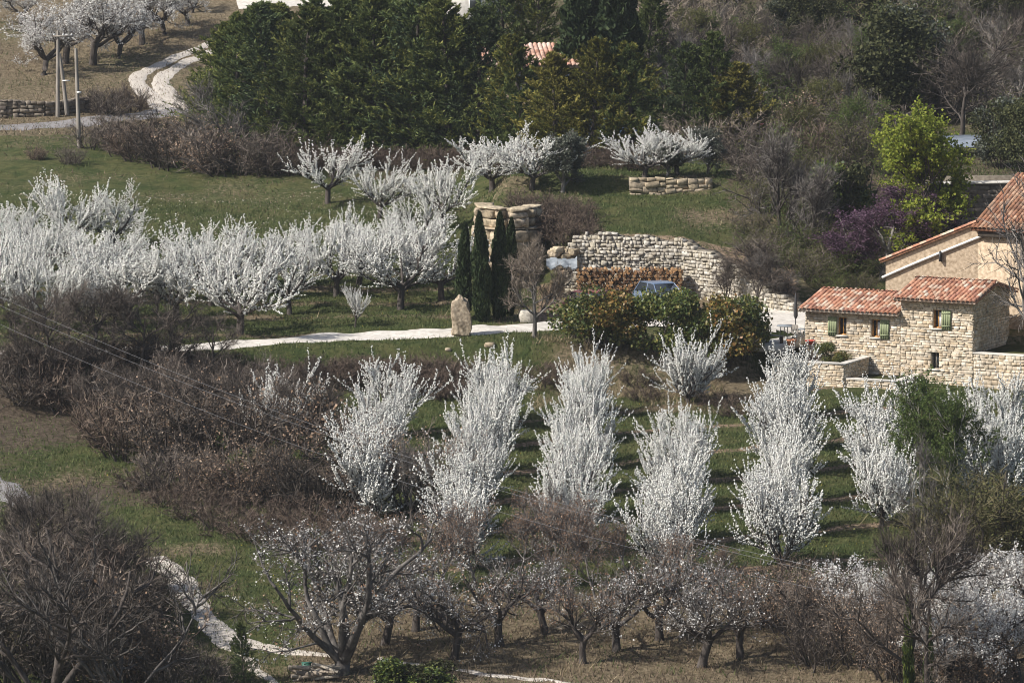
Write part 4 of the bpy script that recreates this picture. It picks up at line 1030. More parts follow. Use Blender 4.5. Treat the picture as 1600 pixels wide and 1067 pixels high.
# ------------------------------------------------------------------ firewood, sheet, cars
M['log_end'] = choice_mat('firewood', [(.30, .16, .07), (.42, .25, .12), (.20, .11, .06), (.36, .19, .08), (.50, .33, .18), (.14, .09, .06)], .9, 12, .4)
logme = []
for k in range(5):
    rr = random.Random(k); g = Geo(); n = 7; prof = [.5 * rr.uniform(.75, 1.1) for _ in range(n)]
    ring = [(prof[i] * math.cos(i * 6.283 / n), prof[i] * math.sin(i * 6.283 / n)) for i in range(n)]
    g.prism(ring, -.5, .5, 'y'); logme.append(g.mesh('log', 'log_end'))
def wood_stack(label, u0, v0, wpx, hpx, Y, cols, rows, seed):
    rr = random.Random(seed); p0 = at_depth(u0, v0, Y); k = ppm(Y); w, h = wpx / k, hpx / k
    t = thing('firewood_stack', label, 'firewood', tuple(p0))
    for i in range(cols):
        top = rows - rr.choice([0, 0, 1])
        for j in range(top):
            d = rr.uniform(.14, .2) * 1.05
            o = obj('log', rr.choice(logme), t, ((i + .5 + (j % 2) * .4) * w / cols, rr.uniform(-.14, .14), (j + .5) * h / rows))
            o.scale = (w / cols * rr.uniform(.9, 1.15), rr.uniform(.7, .95), h / rows * rr.uniform(.95, 1.2)); o.rotation_euler = (rr.uniform(-.06, .06), rr.uniform(0, 6), rr.uniform(-.12, .12))
    return t
wood_stack('long stack of split orange-brown firewood below the dry stone wall', 900, 462, 165, 44, 316.4, 30, 9, 3)
c = at_depth(868, 424, 316.0); g = Geo(); xs = np.linspace(0, 1, 14); X, Y_ = np.meshgrid(xs, xs)
Z = .55 * (1 - Y_) * 0 + .35 * Y_ + (vnoise(X * 9, Y_ * 9, 1.3, 8) - .5) * .28; i = np.arange(196).reshape(14, 14)
Fq = np.stack([i[:-1, :-1], i[:-1, 1:], i[1:, 1:], i[1:, :-1]], -1).reshape(-1, 4)
g.add(np.stack([X * 1.7 - .5, Y_ * 1.3, Z + .25], -1), Fq); g.add(np.stack([X * 1.7 - .5, Y_ * 1.3, Z + .2], -1), Fq[:, ::-1])
M['tarp'] = solid_mat('grey_sheet', (.15, .17, .185), (.28, .30, .32), 3, .95, .1)
tag(obj('tarpaulin', g.mesh('tarpaulin', 'tarp'), None, tuple(c)), 'crumpled grey-blue sheet covering a pile beside the stone heap', 'tarpaulin')
def car(label, p, rz, paint, sc=1.0):
    t = thing('parked_car', label, 'car', tuple(p), rz); t.scale = (sc,) * 3
    def section(prof, wfun, name, mat):
        g = Geo(); n = len(prof); rows = []
        for fy in (-1, -.88, .88, 1):
            rows.append([(x, fy * wfun(z) * .5, z if abs(fy) < .95 else z * .985 + .01) for x, z in prof])
        V = np.array(rows).reshape(-1, 3); F = [(r_ * n + i, r_ * n + (i + 1) % n, (r_ + 1) * n + (i + 1) % n, (r_ + 1) * n + i) for r_ in range(3) for i in range(n)]
        g.add(V, np.array(F)[:, ::-1]); g.add(V, [list(range(n))]); g.add(V, [list(range(3 * n, 4 * n))[::-1]])
        return obj(name, g.mesh(name, mat), t)
    section([(-1.95, .35), (-1.98, .6), (-1.9, .86), (-1.2, .93), (.95, .92), (1.65, .8), (1.93, .66), (1.98, .38), (1.7, .25), (-1.7, .25)], lambda z: 1.7 - .1 * abs(z - .6), 'body', paint)
    g = Geo(); b = [(-1.8, .9), (1.05, .92)]; tp = [(-1.45, 1.43), (.25, 1.45)]
    V = [(b[0][0], -.78, .9), (b[1][0], -.78, .92), (b[1][0], .78, .92), (b[0][0], .78, .9), (tp[0][0], -.6, 1.42), (tp[1][0], -.6, 1.44), (tp[1][0], .6, 1.44), (tp[0][0], .6, 1.42)]
    g.add(V, [(0, 1, 5, 4), (1, 2, 6, 5), (2, 3, 7, 6), (3, 0, 4, 7)]); cab = obj('windows', g.mesh('car_windows', 'glass'), t)
    g = Geo(); g.prism([(-1.5, 1.42), (-.6, 1.475), (0.0, 1.475), (.3, 1.44), (.3, 1.42), (-1.5, 1.40)], -.62, .62, 'y')
    obj('roof', g.mesh('car_roof', paint, False), t)
    g = Geo()
    for s_ in (-1, 1):
        for (xb, xt) in ((-1.8, -1.45), (-.35, -.45), (1.05, .27)):
            g.tube([(xb, s_ * .785, .9), (xt, s_ * .61, 1.43)], [.035, .03], 5)
    obj('pillars', g.mesh('car_pillars', paint), t)
    for x in (-1.25, 1.25):
        for s_ in (-1, 1):
            wo = obj('wheel', Geo().prism([(x + .3 * math.cos(a * .3927), .3 + .3 * math.sin(a * .3927)) for a in range(16)], s_ * .66, s_ * .84, 'y').mesh('tyre', 'metal_dark'), t)
            obj('rim', Geo().prism([(x + .18 * math.cos(a * .5236), .3 + .18 * math.sin(a * .5236)) for a in range(12)], s_ * .8405, s_ * .85, 'y').mesh('rim', 'zinc'), wo)
    for s_ in (-1, 1):
        obj('headlight', Geo().box(1.84, 1.96, s_ * .58 - .16, s_ * .58 + .16, .58, .72).mesh('headlight', 'metal_white'), t)
        obj('mirror', Geo().box(.72, .84, s_ * .9 - .08, s_ * .9 + .08, .95, 1.07).mesh('mirror', paint), t)
    return t
M['paint_blue'] = solid_mat('blue_paint', (.13, .18, .27), (.15, .20, .29), 2, .25, .6)
M['paint_red'] = solid_mat('red_paint', (.20, .05, .05), (.22, .06, .06), 2, .3, .6)
M['paint_white'] = solid_mat('white_paint', (.7, .7, .7), (.75, .75, .75), 2, .3, .6)
c = ground(1034, 484); car('pale blue hatchback parked behind the big evergreen bush', c, R(-66), 'paint_blue')
c = ground(938, 497); car('dark red car mostly hidden behind the evergreen bush', c, R(-20), 'paint_red')

# ------------------------------------------------------------------ patio of the house
gs = Geo().box(-12.4, -9.92, -2.3, 2.2, 1.6, 2.02); o = obj('patio', gs.mesh('patio', 'concrete'), None, hloc(0, 0), 'structure'); o.rotation_euler = (0, 0, HA)
def on_patio(u, v, z=-.13):
    d = ray(u, v); t = (z - CAM_H) / d[2]; return np.array([0, 0, CAM_H]) + t * d
def pot(label, p, r, h, mat):
    t = thing('flower_pot', label, 'flower pot', tuple(p))
    obj('pot', Geo().lathe([(.0, 0), (r * .68, 0), (r * .95, h * .8), (r * 1.08, h * .82), (r * 1.08, h), (r * .92, h), (r * .88, h * .85), (0, h * .85)], 14).mesh('pot', mat, True), t)
    return t
pot('wide terracotta bowl on the corner of the planter', on_patio(1236, 540), .27, .33, 'terracotta')
pot('low red trough on the planter beside the house wall', on_patio(1266, 538), .26, .22, 'red_glaze')
pp = pot('terracotta pot beside the garden table on the patio', on_patio(1202, 519), .2, .42, 'terracotta')
c = on_patio(1228, 530); t = thing('garden_table', 'small pale garden table on the patio', 'table', tuple(c), HA)
obj('table_top', Geo().lathe([(0, .70), (.5, .70), (.5, .735), (0, .735)], 18).mesh('table_top', 'tarp'), t)
for a in range(4): obj('leg', Geo().tube([(.36 * math.cos(a * 1.57 + .7), .36 * math.sin(a * 1.57 + .7), 0), (.28 * math.cos(a * 1.57 + .7), .28 * math.sin(a * 1.57 + .7), .7)], [.02, .02], 6).mesh('leg', 'metal_dark'), t)
c = on_patio(1243, 527); t = thing('garden_parasol', 'tall closed dark parasol standing on the patio', 'parasol', tuple(c))
obj('pole', Geo().tube([(0, 0, 0), (0, 0, 2.4)], [.03, .025], 8).mesh('pole', 'metal_dark'), t)
obj('canopy', Geo().lathe([(.02, 2.35), (.06, 2.2), (.09, 1.7), (.12, 1.15), (.05, 1.0)], 9).mesh('canopy', 'metal_dark'), t)
obj('base', Geo().lathe([(0, .0), (.26, 0), (.26, .07), (.05, .1)], 14).mesh('base', 'concrete'), t)
def chair(label, p, rz, mat):
    t = thing('garden_chair', label, 'chair', tuple(p), rz)
    obj('seat', Geo().box(-.23, .23, -.22, .22, .43, .46).mesh('seat', mat), t)
    obj('backrest', Geo().prism([(-.23, .46), (.23, .46), (.2, .92), (-.2, .92)], .2, .225, 'y').mesh('backrest', mat), t)
    for sx in (-.2, .2):
        for sy in (-.19, .19): obj('leg', Geo().tube([(sx * 1.1, sy * 1.1, 0), (sx, sy, .43)], [.015, .015], 6).mesh('leg', mat), t)
chair('white garden chair standing between table and house', on_patio(1246, 534), 2.4, 'wood_grey')
chair('blue-grey garden chair close to the house corner', on_patio(1254, 527), -2.0, 'tarp')
chair('white garden chair tipped towards the hedge end of the patio', on_patio(1196, 534), .6, 'metal_white')
c = on_patio(1210, 536); t = thing('garden_bench', 'dark low garden bench with pale top on the patio', 'bench', tuple(c), HA)
obj('seat', Geo().box(-.5, .5, -.16, .16, .38, .42).mesh('seat', 'wood_grey'), t)
for sx in (-.4, .4): obj('leg', Geo().box(sx - .04, sx + .04, -.14, .14, 0, .38).mesh('leg', 'wood_dark'), t)

# ------------------------------------------------------------------ poles and wires
def pole(label, u, v, vtop, lean_px=0, arms=False):
    c = ground(u, v); h = (v - vtop) / ppm(c[1]); t = thing('utility_pole', label, 'utility pole', tuple(c))
    dx = lean_px / ppm(c[1])
    obj('post', Geo().tube([(0, 0, -.5), (dx * .5, 0, h * .5), (dx, 0, h)], [.15, .125, .10], 9).mesh('post', 'wood_grey', True), t)
    if arms:
        obj('crossarm', Geo().box(-.35 + dx, 1.0 + dx, -.16, -.09, h - .42, h - .32).mesh('crossarm', 'wood_grey'), t)
        for x in (-.25, .35, .9): obj('insulator', Geo().lathe([(0, 0), (.05, 0), (.06, .06), (.03, .12), (0, .13)], 8, 0, (x + dx, -.12, h - .32)).mesh('insulator', 'metal_white'), t)
    else:
        obj('bracket', Geo().box(-.02 + dx * .6, .16, -.13, -.03, h * .55, h * .57).mesh('bracket', 'zinc'), t)
    return t
pole('upright grey wooden utility pole with short crossarm by the field wall', 90, 183, 48, 2, True)
pole('leaning grey wooden prop pole beside the upright pole', 106, 180, 84, -12)
pole('grey wooden utility pole with white box below the asphalt lane', 124, 232, 76, -4)
M['wire'] = solid_mat('wire', (.20, .20, .21), (.24, .24, .25), 1, .5, .4)
pa = np.array([-900 / FPX * 275, 275.0]); pb_ = np.array([700 / FPX * 235, 235.0])
def wire_pt(u, v):
    d = ray(u, v); e = pb_ - pa
    # intersection of the vertical plane through the wire with the sight line
    A_ = np.array([[d[0], -e[0]], [d[1], -e[1]]]); t, s_ = np.linalg.solve(A_, pa)
    return np.array([0, 0, CAM_H]) + d * t
for k, (lab, pts) in enumerate([('lowest thin power line sagging across the thicket', [(-100, 462), (0, 505), (169, 579), (338, 650), (500, 708), (690, 775), (1000, 858), (1290, 920), (1500, 958)]),
        ('middle thin power line sagging across the thicket', [(-100, 432), (0, 475), (170, 552), (338, 617), (540, 690), (690, 738), (1000, 826), (1290, 896), (1500, 940)]),
        ('topmost thin power line sagging across the thicket', [(-100, 418), (34, 478), (162, 535), (338, 606), (540, 684), (690, 731), (1000, 818), (1290, 888), (1500, 932)])]):
    us = np.array([p_[0] for p_ in pts]); vs = np.array([p_[1] for p_ in pts]); cf = np.polyfit(us, vs, 3); uu = np.linspace(-100, 1900, 60)
    P_ = [wire_pt(u, np.polyval(cf, min(u, 1500)) + (max(u, 1500) - 1500) * .18) for u in uu]
    o0 = P_[0]; tag(obj('power_line', Geo().tube([p_ - o0 for p_ in P_], [.0052] * len(P_), 4).mesh('power_line', 'wire'), None, tuple(o0)), lab, 'power line')

# ------------------------------------------------------------------ vegetation: prototypes
def top_of(parts):
    z = 0
    for _, me in parts:
        co = np.empty(len(me.vertices) * 3); me.vertices.foreach_get('co', co)
        if len(co): z = max(z, np.percentile(co[2::3], 99.7))
    return float(z)
class Kind:
    def __init__(s, name, cat, meshes): s.name, s.cat, s.m = name, cat, meshes; s.h = [top_of(x) for x in meshes]; s.i = 0
    def put(s, u, v, hpx, label, group=None, Y=None, sx=1.0, pick=None, rz=None, lean=.04):
        """stand one on the ground seen at (u, v), hpx photo pixels tall; sx widens it"""
        if Y is None: p_ = ground(u, v)
        else:
            q = at_depth(u, v, Y); p_ = np.array([q[0], Y, float(gz(q[0], Y))])
        k = s.i % len(s.m) if pick is None else pick; s.i += 1
        sc = hpx / ppm(p_[1]) / s.h[k]
        p_ = p_ - [0, 0, .03]
        return plant(s.name, s.m[k], label, s.cat, p_, sc * sx, group, rz, sc, lean)
CH = Kind('cherry_tree', 'tree', [cherry_mesh(200 + i, False, [6, 7, 6, 7, 6, 7][i], [.95, .8, .9, 1, .7, .9][i]) for i in range(6)])
CW = Kind('cherry_tree', 'tree', [cherry_mesh(300 + i, True, [8, 7, 9, 8, 6, 8][i], [.9, .72, .95, .85, .7, .9][i]) for i in range(6)])
AL = Kind('almond_tree', 'tree', [almond_mesh(400 + i, f, d) for i, (f, d) in enumerate([(.30, .06), (.15, .2), (.22, .0), (.08, .25)])])
ALW = Kind('almond_tree', 'tree', [almond_mesh(420 + i, .95, 0, 'twig_brown') for i in range(3)])
DRY = Kind('oak_sapling', 'tree', [bare_tree_mesh(500 + i, 4.2, .8, .12, .08, .9, 'bark_grey', 'twig_grey', .1, 'leaf_dry', 1, .06) for i in range(3)])
BT = Kind('bare_tree', 'tree', [bare_tree_mesh(600 + i, 6, .75, .2, .15, 1.0, 'bark', 'twig_brown' if i % 2 else 'twig_dark') for i in range(4)])
BTG = Kind('bare_tree', 'tree', [bare_tree_mesh(620 + i, 6, .7, .15, .13, 1.0, 'bark_grey', 'twig_grey') for i in range(2)])
BTAN = Kind('bare_tree', 'tree', [bare_tree_mesh(630, 4.2, .75, .22, .13, 1.3, 'bark_grey', 'twig_tan', .12, None, 1, .08, .12, 10)])
VASE = Kind('bare_shrub', 'shrub', [bare_tree_mesh(640 + i, 5, .5, .03, .1, 1.1, 'bark', t_, .10, None, 1, .08, .12, 12) for i, t_ in enumerate(['twig_grey', 'twig_brown'])])
SHB = Kind('bramble_thicket', 'shrub', [shrub_mesh(700 + i, 2, 1.5, t_, 1.0, l_, 1, .06) for i, (t_, l_) in enumerate([('twig_brown', None), ('twig_red', None), ('twig_dark', None), ('twig_brown', 'leaf_tan'), ('twig_brown', None)])])
SHR = Kind('bramble_thicket', 'shrub', [shrub_mesh(720 + i, 1.6, 1.7, 'twig_red', 1.1, None, lean=.9) for i in range(3)])
SHL = Kind('thicket_shrub', 'shrub', [shrub_mesh(730 + i, 3, 1.6, 'twig_brown', .9, 'leaf_tan', 1, .055, .08) for i in range(2)] )
SHO = Kind('willow_shrub', 'shrub', [shrub_mesh(740, 3, 1.7, 'twig_olive', 1.3, 'bud_leaf', 1, .05, .1, .6, 40)])
SHG = Kind('budding_shrub', 'shrub', [shrub_mesh(750 + i, 3, 1.6, ['twig_brown', 'twig_olive'][i], .9, ['bud_leaf', 'feather_leaf'][i], 2, .07, .08) for i in range(2)])
SHD = Kind('undergrowth_shrub', 'shrub', [shrub_mesh(760 + i, 2.4, 1.9, t_, 1.1, l_, 1, .06, .06, .8) for i, (t_, l_) in enumerate([('twig_brown', 'bud_leaf'), ('twig_tan', None), ('twig_grey', 'bud_leaf'), ('twig_olive', 'feather_leaf')])])
BGR = Kind('budding_tree', 'tree', [bare_tree_mesh(780 + i, 5.5, .7, .12, .1, .95, 'bark_grey', 'twig_olive', .08, ['bud_leaf', 'feather_leaf'][i], 3, .085) for i in range(2)])
EVG = Kind('evergreen_bush', 'bush', [bush_mesh(800, 3, 2.0, 'hedge_green', 'hedge_gold', 8000, .10, 22), bush_mesh(801, 3, 1.8, 'hedge_gold', 'hedge_green', 8000, .10, 20), bush_mesh(802, 3, 2, 'hedge_green', None, 7000, .10, 18)])
IVY = Kind('ivy_bush', 'bush', [bush_mesh(810 + i, 3, 1.3, 'ivy', 'oak_leaf', 6000, .10, 16) for i in range(2)])
OAK = Kind('holm_oak', 'tree', [bush_mesh(820 + i, 6, 2.6, 'oak_leaf', 'olive_leaf' if i == 1 else None, 11000, .13, 30, .7) for i in range(3)])
OLV = Kind('olive_tree', 'tree', [bare_tree_mesh(830 + i, 3.2, .75, .18, .12, 1.0, 'bark_grey', 'twig_grey', .08, 'olive_leaf', 3, .085, .14, 9) for i in range(2)])
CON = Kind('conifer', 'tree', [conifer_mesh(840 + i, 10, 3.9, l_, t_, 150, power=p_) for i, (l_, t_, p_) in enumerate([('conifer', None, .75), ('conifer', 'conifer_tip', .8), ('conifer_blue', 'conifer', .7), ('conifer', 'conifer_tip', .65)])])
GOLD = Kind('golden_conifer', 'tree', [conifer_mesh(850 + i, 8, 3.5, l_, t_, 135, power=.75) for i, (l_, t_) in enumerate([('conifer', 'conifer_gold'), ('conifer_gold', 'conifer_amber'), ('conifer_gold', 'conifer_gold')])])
CYP = Kind('cypress_tree', 'tree', [cypress_mesh(860 + i) for i in range(3)])
IVC = Kind('climbing_ivy', 'ivy', [cypress_mesh(866 + i, 4.2, .36, 'ivy', 2600) for i in range(2)])
SPR = Kind('spring_tree', 'tree', [bare_tree_mesh(870, 7, .62, .12, .14, .9, 'bark', 'twig_olive', .10, 'spring_leaf', 6, .125, .14, 12)])
FEA = Kind('feathery_tree', 'tree', [bare_tree_mesh(871 + i, 6, .55, .1, .08, .8, 'bark_pale', 'twig_olive', .10, 'feather_leaf', 10, .08, .12, 12) for i in range(2)])
JUD = Kind('judas_tree', 'tree', [bare_tree_mesh(875, 4.5, .9, .08, .12, 1.1, 'bark_grey', 'judas', .08, 'judas', 4, .06, .14, 12)])
GNA = Kind('old_almond_tree', 'tree', [gnarly_mesh(880, 7, 8, .24, 'bark_old', .06, .62, .17), gnarly_mesh(882, 7, 5, .0, 'bark', .0, .7, .10, 'twig_dark'), gnarly_mesh(884, 7, 6, .0, 'bark_old', .0, .75, .085, 'twig_dark')])

# lower orchard: eight lines of cherries
cols = [(460, -.35, [0, 1]), (612, -.30, [0, 1, 2, 3]), (776, -.26, [0, 1, 2, 3, 4, 5]), (925, -.17, [0, 1, 2, 3, 4, 5]), (1077, -.11, [0, 3, 4, 5, 6]),
        (1239, -.10, [1, 2, 3, 4, 5, 6]), (1388, -.06, [3, 4, 5]), (1556, 0.0, [3, 4, 5])]
ORD = ['first', 'second', 'third', 'fourth', 'fifth', 'sixth', 'seventh']
LINES = ['among the slope shrubs', 'next to the slope shrubs', 'below the standing stone', 'below the big evergreen bush', 'below the golden bush', 'below the patio', 'below the lower planter', 'below the retaining wall']
for ci, (ua, mm, rows) in enumerate(cols):
    for si, s_ in enumerate(rows):
        v = v_row(ua, s_); u = ua + (v - 650) * mm
        u += PRNG.uniform(-5, 5); v = v_row(u, s_) + PRNG.uniform(-2, 2)
        Yd = ground(u, v)[1]
        CH.put(u, v, PRNG.uniform(112, 134) * (1 + .0010 * (v - 650)), f'upright white cherry, {ORD[si]} from the bank, in the line {LINES[ci]}', 'cherry trees of the lower orchard', sx=PRNG.uniform(.76, .9))
# upper orchard
up_list = [(375, 522, 150), (453, 492, 150), (525, 464, 140), (625, 484, 165), (690, 470, 130), (275, 502, 150), (205, 514, 150), (140, 505, 150), (65, 518, 150), (-5, 508, 150),
           (330, 478, 140), (415, 462, 125), (475, 452, 118), (245, 474, 135), (165, 472, 135), (95, 470, 135), (25, 476, 135), (560, 446, 125), (340, 452, 115), (200, 446, 112), (60, 440, 120), (-10, 440, 130), (640, 440, 120), (590, 424, 112),
           (105, 398, 135), (180, 392, 125), (20, 412, 120), (70, 425, 100)]
UPL = {(375, 522): 'white cherry with a low dark trunk, closest of all to the drive', (453, 492): 'white cherry with dark trunk just behind the one closest to the drive', (525, 464): 'white cherry with a straight dark trunk between the two broad ones', (625, 484): 'broad white cherry with dark forked trunk left of the cypresses', (690, 470): 'white cherry partly hidden behind the cypresses', (275, 502): 'white cherry with low drooping limbs beside the bare thicket trees'}
for u, v, h in up_list:
    CW.put(u, v, h * PRNG.uniform(.84, .98), UPL.get((u, v), 'spreading white cherry in the crowded back of the orchard above the drive'), 'cherry trees of the upper orchard', sx=PRNG.uniform(1.05, 1.25))
for u, v, h, lab in [(512, 318, 104, 'lone rounded white cherry tree by the brown hedge, leftmost of the upper group'), (592, 342, 100, 'low wide white cherry tree between the lone cherry and the terrace'), (692, 356, 108, 'white cherry tree with leaning trunk next to the rock outcrop'), (650, 392, 104, 'white cherry tree below the rock outcrop behind the orchard')]:
    CW.put(u, v, h, lab, sx=1.12)
for u, v, h, lab in [(768, 299, 96, 'white blossoming almond with dark trunk on top of the rock outcrop'), (832, 297, 92, 'white blossoming tree directly behind the olive tree'), (1008, 279, 82, 'wide white blossoming tree above the low ledge wall'), (1058, 274, 78, 'white blossoming tree half hidden by an olive above the low ledge wall')]:
    CW.put(u, v, h, lab, sx=1.6, pick=2)
CW.put(555, 512, 66, 'young sparse sapling with few blossoms beside the white drive', sx=.6)
# olives
OLV.put(878, 301, 94, 'dark grey-green olive tree beside white blossom on the terrace', sx=1.25)
OLV.put(1042, 276, 60, 'small round olive tree in front of white blossom', sx=1.3)
OLV.put(1106, 272, 74, 'grey-green olive tree right of the white blossom', sx=1.1)
# cypresses by the drive
for u, v, h, lab in [(724, 500, 154, 'slim dark cypress behind the standing stone'), (754, 503, 174, 'tallest slim dark cypress in the middle of the group'), (780, 499, 170, 'dark cypress leaning on its neighbour beside the bare tree'), (795, 494, 156, 'short dark cypress closest to the bare tree')]:
    CYP.put(u, v, h, lab, sx=.78, lean=.03)

BTAN.put(835, 528, 158, 'small rounded bare tree with tan twigs beside the white drive', sx=.95, rz=2.2)
# evergreen bushes in front of the yard
EVG.put(942, 546, 100, 'big glossy green and yellow evergreen bush hiding the blue car', sx=1.05, pick=0)
EVG.put(1036, 553, 102, 'dark glossy evergreen bush beside the big one, facing the yard', sx=1.0, pick=2)
EVG.put(1134, 570, 108, 'golden-orange evergreen bush closest to the house patio', sx=.95, pick=1)
EVG.put(1086, 562, 80, 'round green evergreen bush between the dark and the golden bush', sx=.9, pick=2)
EVG.put(905, 528, 60, 'small olive evergreen bush at the end of the white drive', sx=1.0, pick=1)
EVG.put(1165, 560, 70, 'low reddish evergreen bush touching the patio', sx=.9, pick=0)
q = hloc(-7.6, -1.6, 1.12); plant('planter_shrub', EVG.m[2], 'glossy green shrub growing in the upper planter by the house', 'shrub', q, .36)
q = hloc(-6.6, -1.9, 1.12); plant('planter_shrub', EVG.m[0], 'yellow-tipped shrub at the outer corner of the upper planter', 'shrub', q, .26)
VASE.put(1180, 480, 112, 'wide bare brown shrub in front of the curved dry wall', sx=1.9, pick=1)
VASE.put(1215, 482, 92, 'low wide bare shrub between the curved wall and the house', sx=1.7, pick=0)
VASE.put(1135, 478, 80, 'low bare brown shrub at the foot of the curved dry wall', sx=1.3, pick=1)
VASE.put(1222, 372, 178, 'tall bare grey vase-shaped shrub on the mound', sx=1.15, pick=0)
VASE.put(1272, 395, 150, 'bare grey shrub beside the ivy bush on the mound', sx=1.1, pick=0)
IVY.put(1290, 352, 100, 'dark ivy-covered bush left of the purple tree', sx=.95)
IVY.put(1335, 345, 92, 'ivy bush with yellow-green tips behind the purple tree', sx=.85)
JUD.put(1376, 438, 150, 'purple blossoming tree beside the barn', sx=1.7)
for k, (u, v, h) in enumerate([(1190, 330, 60), (1240, 345, 60), (1300, 400, 60), (1330, 430, 55), (1270, 440, 60), (1230, 420, 50), (1345, 470, 45), (1300, 462, 45), (1200, 400, 50), (1250, 395, 60), (1180, 370, 40)]):
    SHG.put(u, v, h, 'brown-green shrub on the slope between mound and barn', 'shrubs between mound and barn', sx=1.4)
SPR.put(1456, 326, 262, 'tall bright yellow-green tree in new leaf', sx=1.12, Y=318, rz=2.6)
# left thicket
thk = [(25, 560, 110), (80, 575, 130), (150, 590, 150), (215, 600, 150), (270, 592, 140), (330, 585, 105), (175, 560, 120), (110, 545, 110), (40, 625, 70), (110, 640, 85), (170, 655, 90), (240, 660, 95), (310, 660, 100), (380, 650, 90), (430, 660, 80), (300, 640, 90), (365, 620, 60), (440, 615, 45), (60, 600, 70)]
for k, (u, v, h) in enumerate(thk):
    (BT if k < 8 else SHB).put(u, v, h, ['tall bare brown tree of the thicket between drive and power lines', 'dense bare brown shrub of the thicket between drive and power lines'][k >= 8], ['bare trees of the thicket', 'bare shrubs of the thicket'][k >= 8], sx=1.15)
thk2 = [(215, 715, 85), (275, 735, 110), (340, 745, 120), (410, 745, 120), (470, 740, 115), (530, 735, 90), (250, 690, 90), (320, 700, 100), (390, 700, 100), (455, 690, 80), (180, 700, 70), (560, 800, 100), (500, 800, 100), (440, 790, 90), (380, 785, 80), (320, 780, 70), (270, 770, 60), (650, 800, 110)]
for k, (u, v, h) in enumerate(thk2):
    (SHL if k % 2 else SHB).put(u, v, h * 1.3, ['bare brown shrub on the slope below the drive bank', 'brown shrub with dry tan leaves on the slope below the drive bank'][k % 2], ['bare shrubs on the left slope', 'dry-leaved shrubs on the left slope'][k % 2], sx=1.15)
for k, (u, v, h) in enumerate([(235, 700, 130), (300, 720, 150), (365, 715, 150), (430, 720, 150), (500, 730, 150), (270, 660, 120), (340, 675, 130), (410, 670, 120), (470, 665, 110), (200, 670, 110), (90, 640, 110), (150, 665, 110), (30, 610, 110)]):
    BT.put(u, v, h, 'dark bare tree rising out of the slope shrubs under the wires', 'bare trees of the left slope', sx=1.1)
for u in range(5, 250, 27):
    SHB.put(u, 578 - u * .06, 50, 'bare brown roadside shrub hiding the far end of the drive', 'roadside shrubs along the drive', sx=1.2)
for u, v, h, lab in [(350, 735, 70, 'dark ivy mass inside the slope thicket'), (395, 772, 70, 'dark green evergreen bush among the brown slope shrubs'), (460, 765, 60, 'olive green bush beside the dark evergreen on the slope'), (495, 735, 60, 'ivy clump at the foot of the first cherry line')]:
    IVY.put(u, v, h, lab, sx=1.1)
# bank scrub below the drive
for k, (u, v, h) in enumerate([(500, 598, 40), (545, 602, 48), (640, 606, 50), (700, 612, 60), (690, 600, 45), (590, 600, 40), (850, 600, 38), (880, 600, 36), (330, 600, 40), (400, 605, 40), (1010, 625, 30), (1120, 635, 30), (1155, 650, 34), (1000, 600, 30), (735, 600, 40), (480, 590, 34), (520, 596, 42), (565, 598, 44), (612, 600, 44), (662, 602, 52), (716, 606, 50), (450, 590, 34), (420, 588, 30), (300, 580, 36), (360, 584, 36), (270, 578, 40), (675, 616, 52), (705, 622, 48), (640, 620, 40)]):
    SHR.put(u, v, h, 'low purplish-brown bramble on the bank under the drive', 'brambles on the drive bank', sx=1.3)
# rock bank scrub
for k, (u, v, h) in enumerate([(848, 345, 44), (880, 350, 46), (850, 380, 40), (885, 385, 40), (915, 350, 34), (832, 338, 40), (925, 378, 28), (840, 362, 42), (865, 332, 34), (868, 368, 42), (900, 366, 36), (900, 335, 30), (825, 372, 40), (812, 322, 30)]):
    SHR.put(u, v, h, 'reddish-brown bramble between rock outcrop and dry wall', 'brambles beside the rock outcrop', sx=1.1)
# foreground almonds
ALO = ['third', 'fourth', 'fifth', 'sixth', 'seventh', 'eighth', 'tenth', 'eleventh', 'first', 'second', 'ninth']
for k, (u, v, h) in enumerate([(708, 1030, 150), (780, 1008, 150), (853, 990, 130), (910, 1036, 145), (965, 1018, 150), (1030, 1000, 150), (1095, 1042, 150), (1157, 1028, 150), (600, 1008, 150), (650, 985, 140), (1080, 985, 120)]):
    AL.put(u, v, h, f'small dark-trunked sparse almond on dry grass, {ALO[k]} tree from the gnarled almond', 'almond trees on the dry grass', sx=1.05)
for k, (u, v, h) in enumerate([(620, 930, 130), (690, 925, 125), (745, 920, 140), (810, 925, 130), (870, 920, 150), (930, 935, 120), (985, 930, 120), (1050, 940, 110), (560, 930, 120), (1120, 950, 100), (840, 870, 110), (900, 900, 120)]):
    DRY.put(u, v, h, 'thin russet twiggy sapling between almonds and cherry lines', 'russet saplings behind the almonds', sx=1.0)
BTG.put(868, 880, 140, 'grey bare tree rising in front of the fourth cherry line', sx=.6)
BTG.put(640, 815, 150, 'grey bare tree in front of the second cherry line', sx=.7)
GNA.put(532, 1052, 275, 'big old gnarled almond with thick grey limbs and sparse blossom', sx=1.15, pick=0, rz=.6)
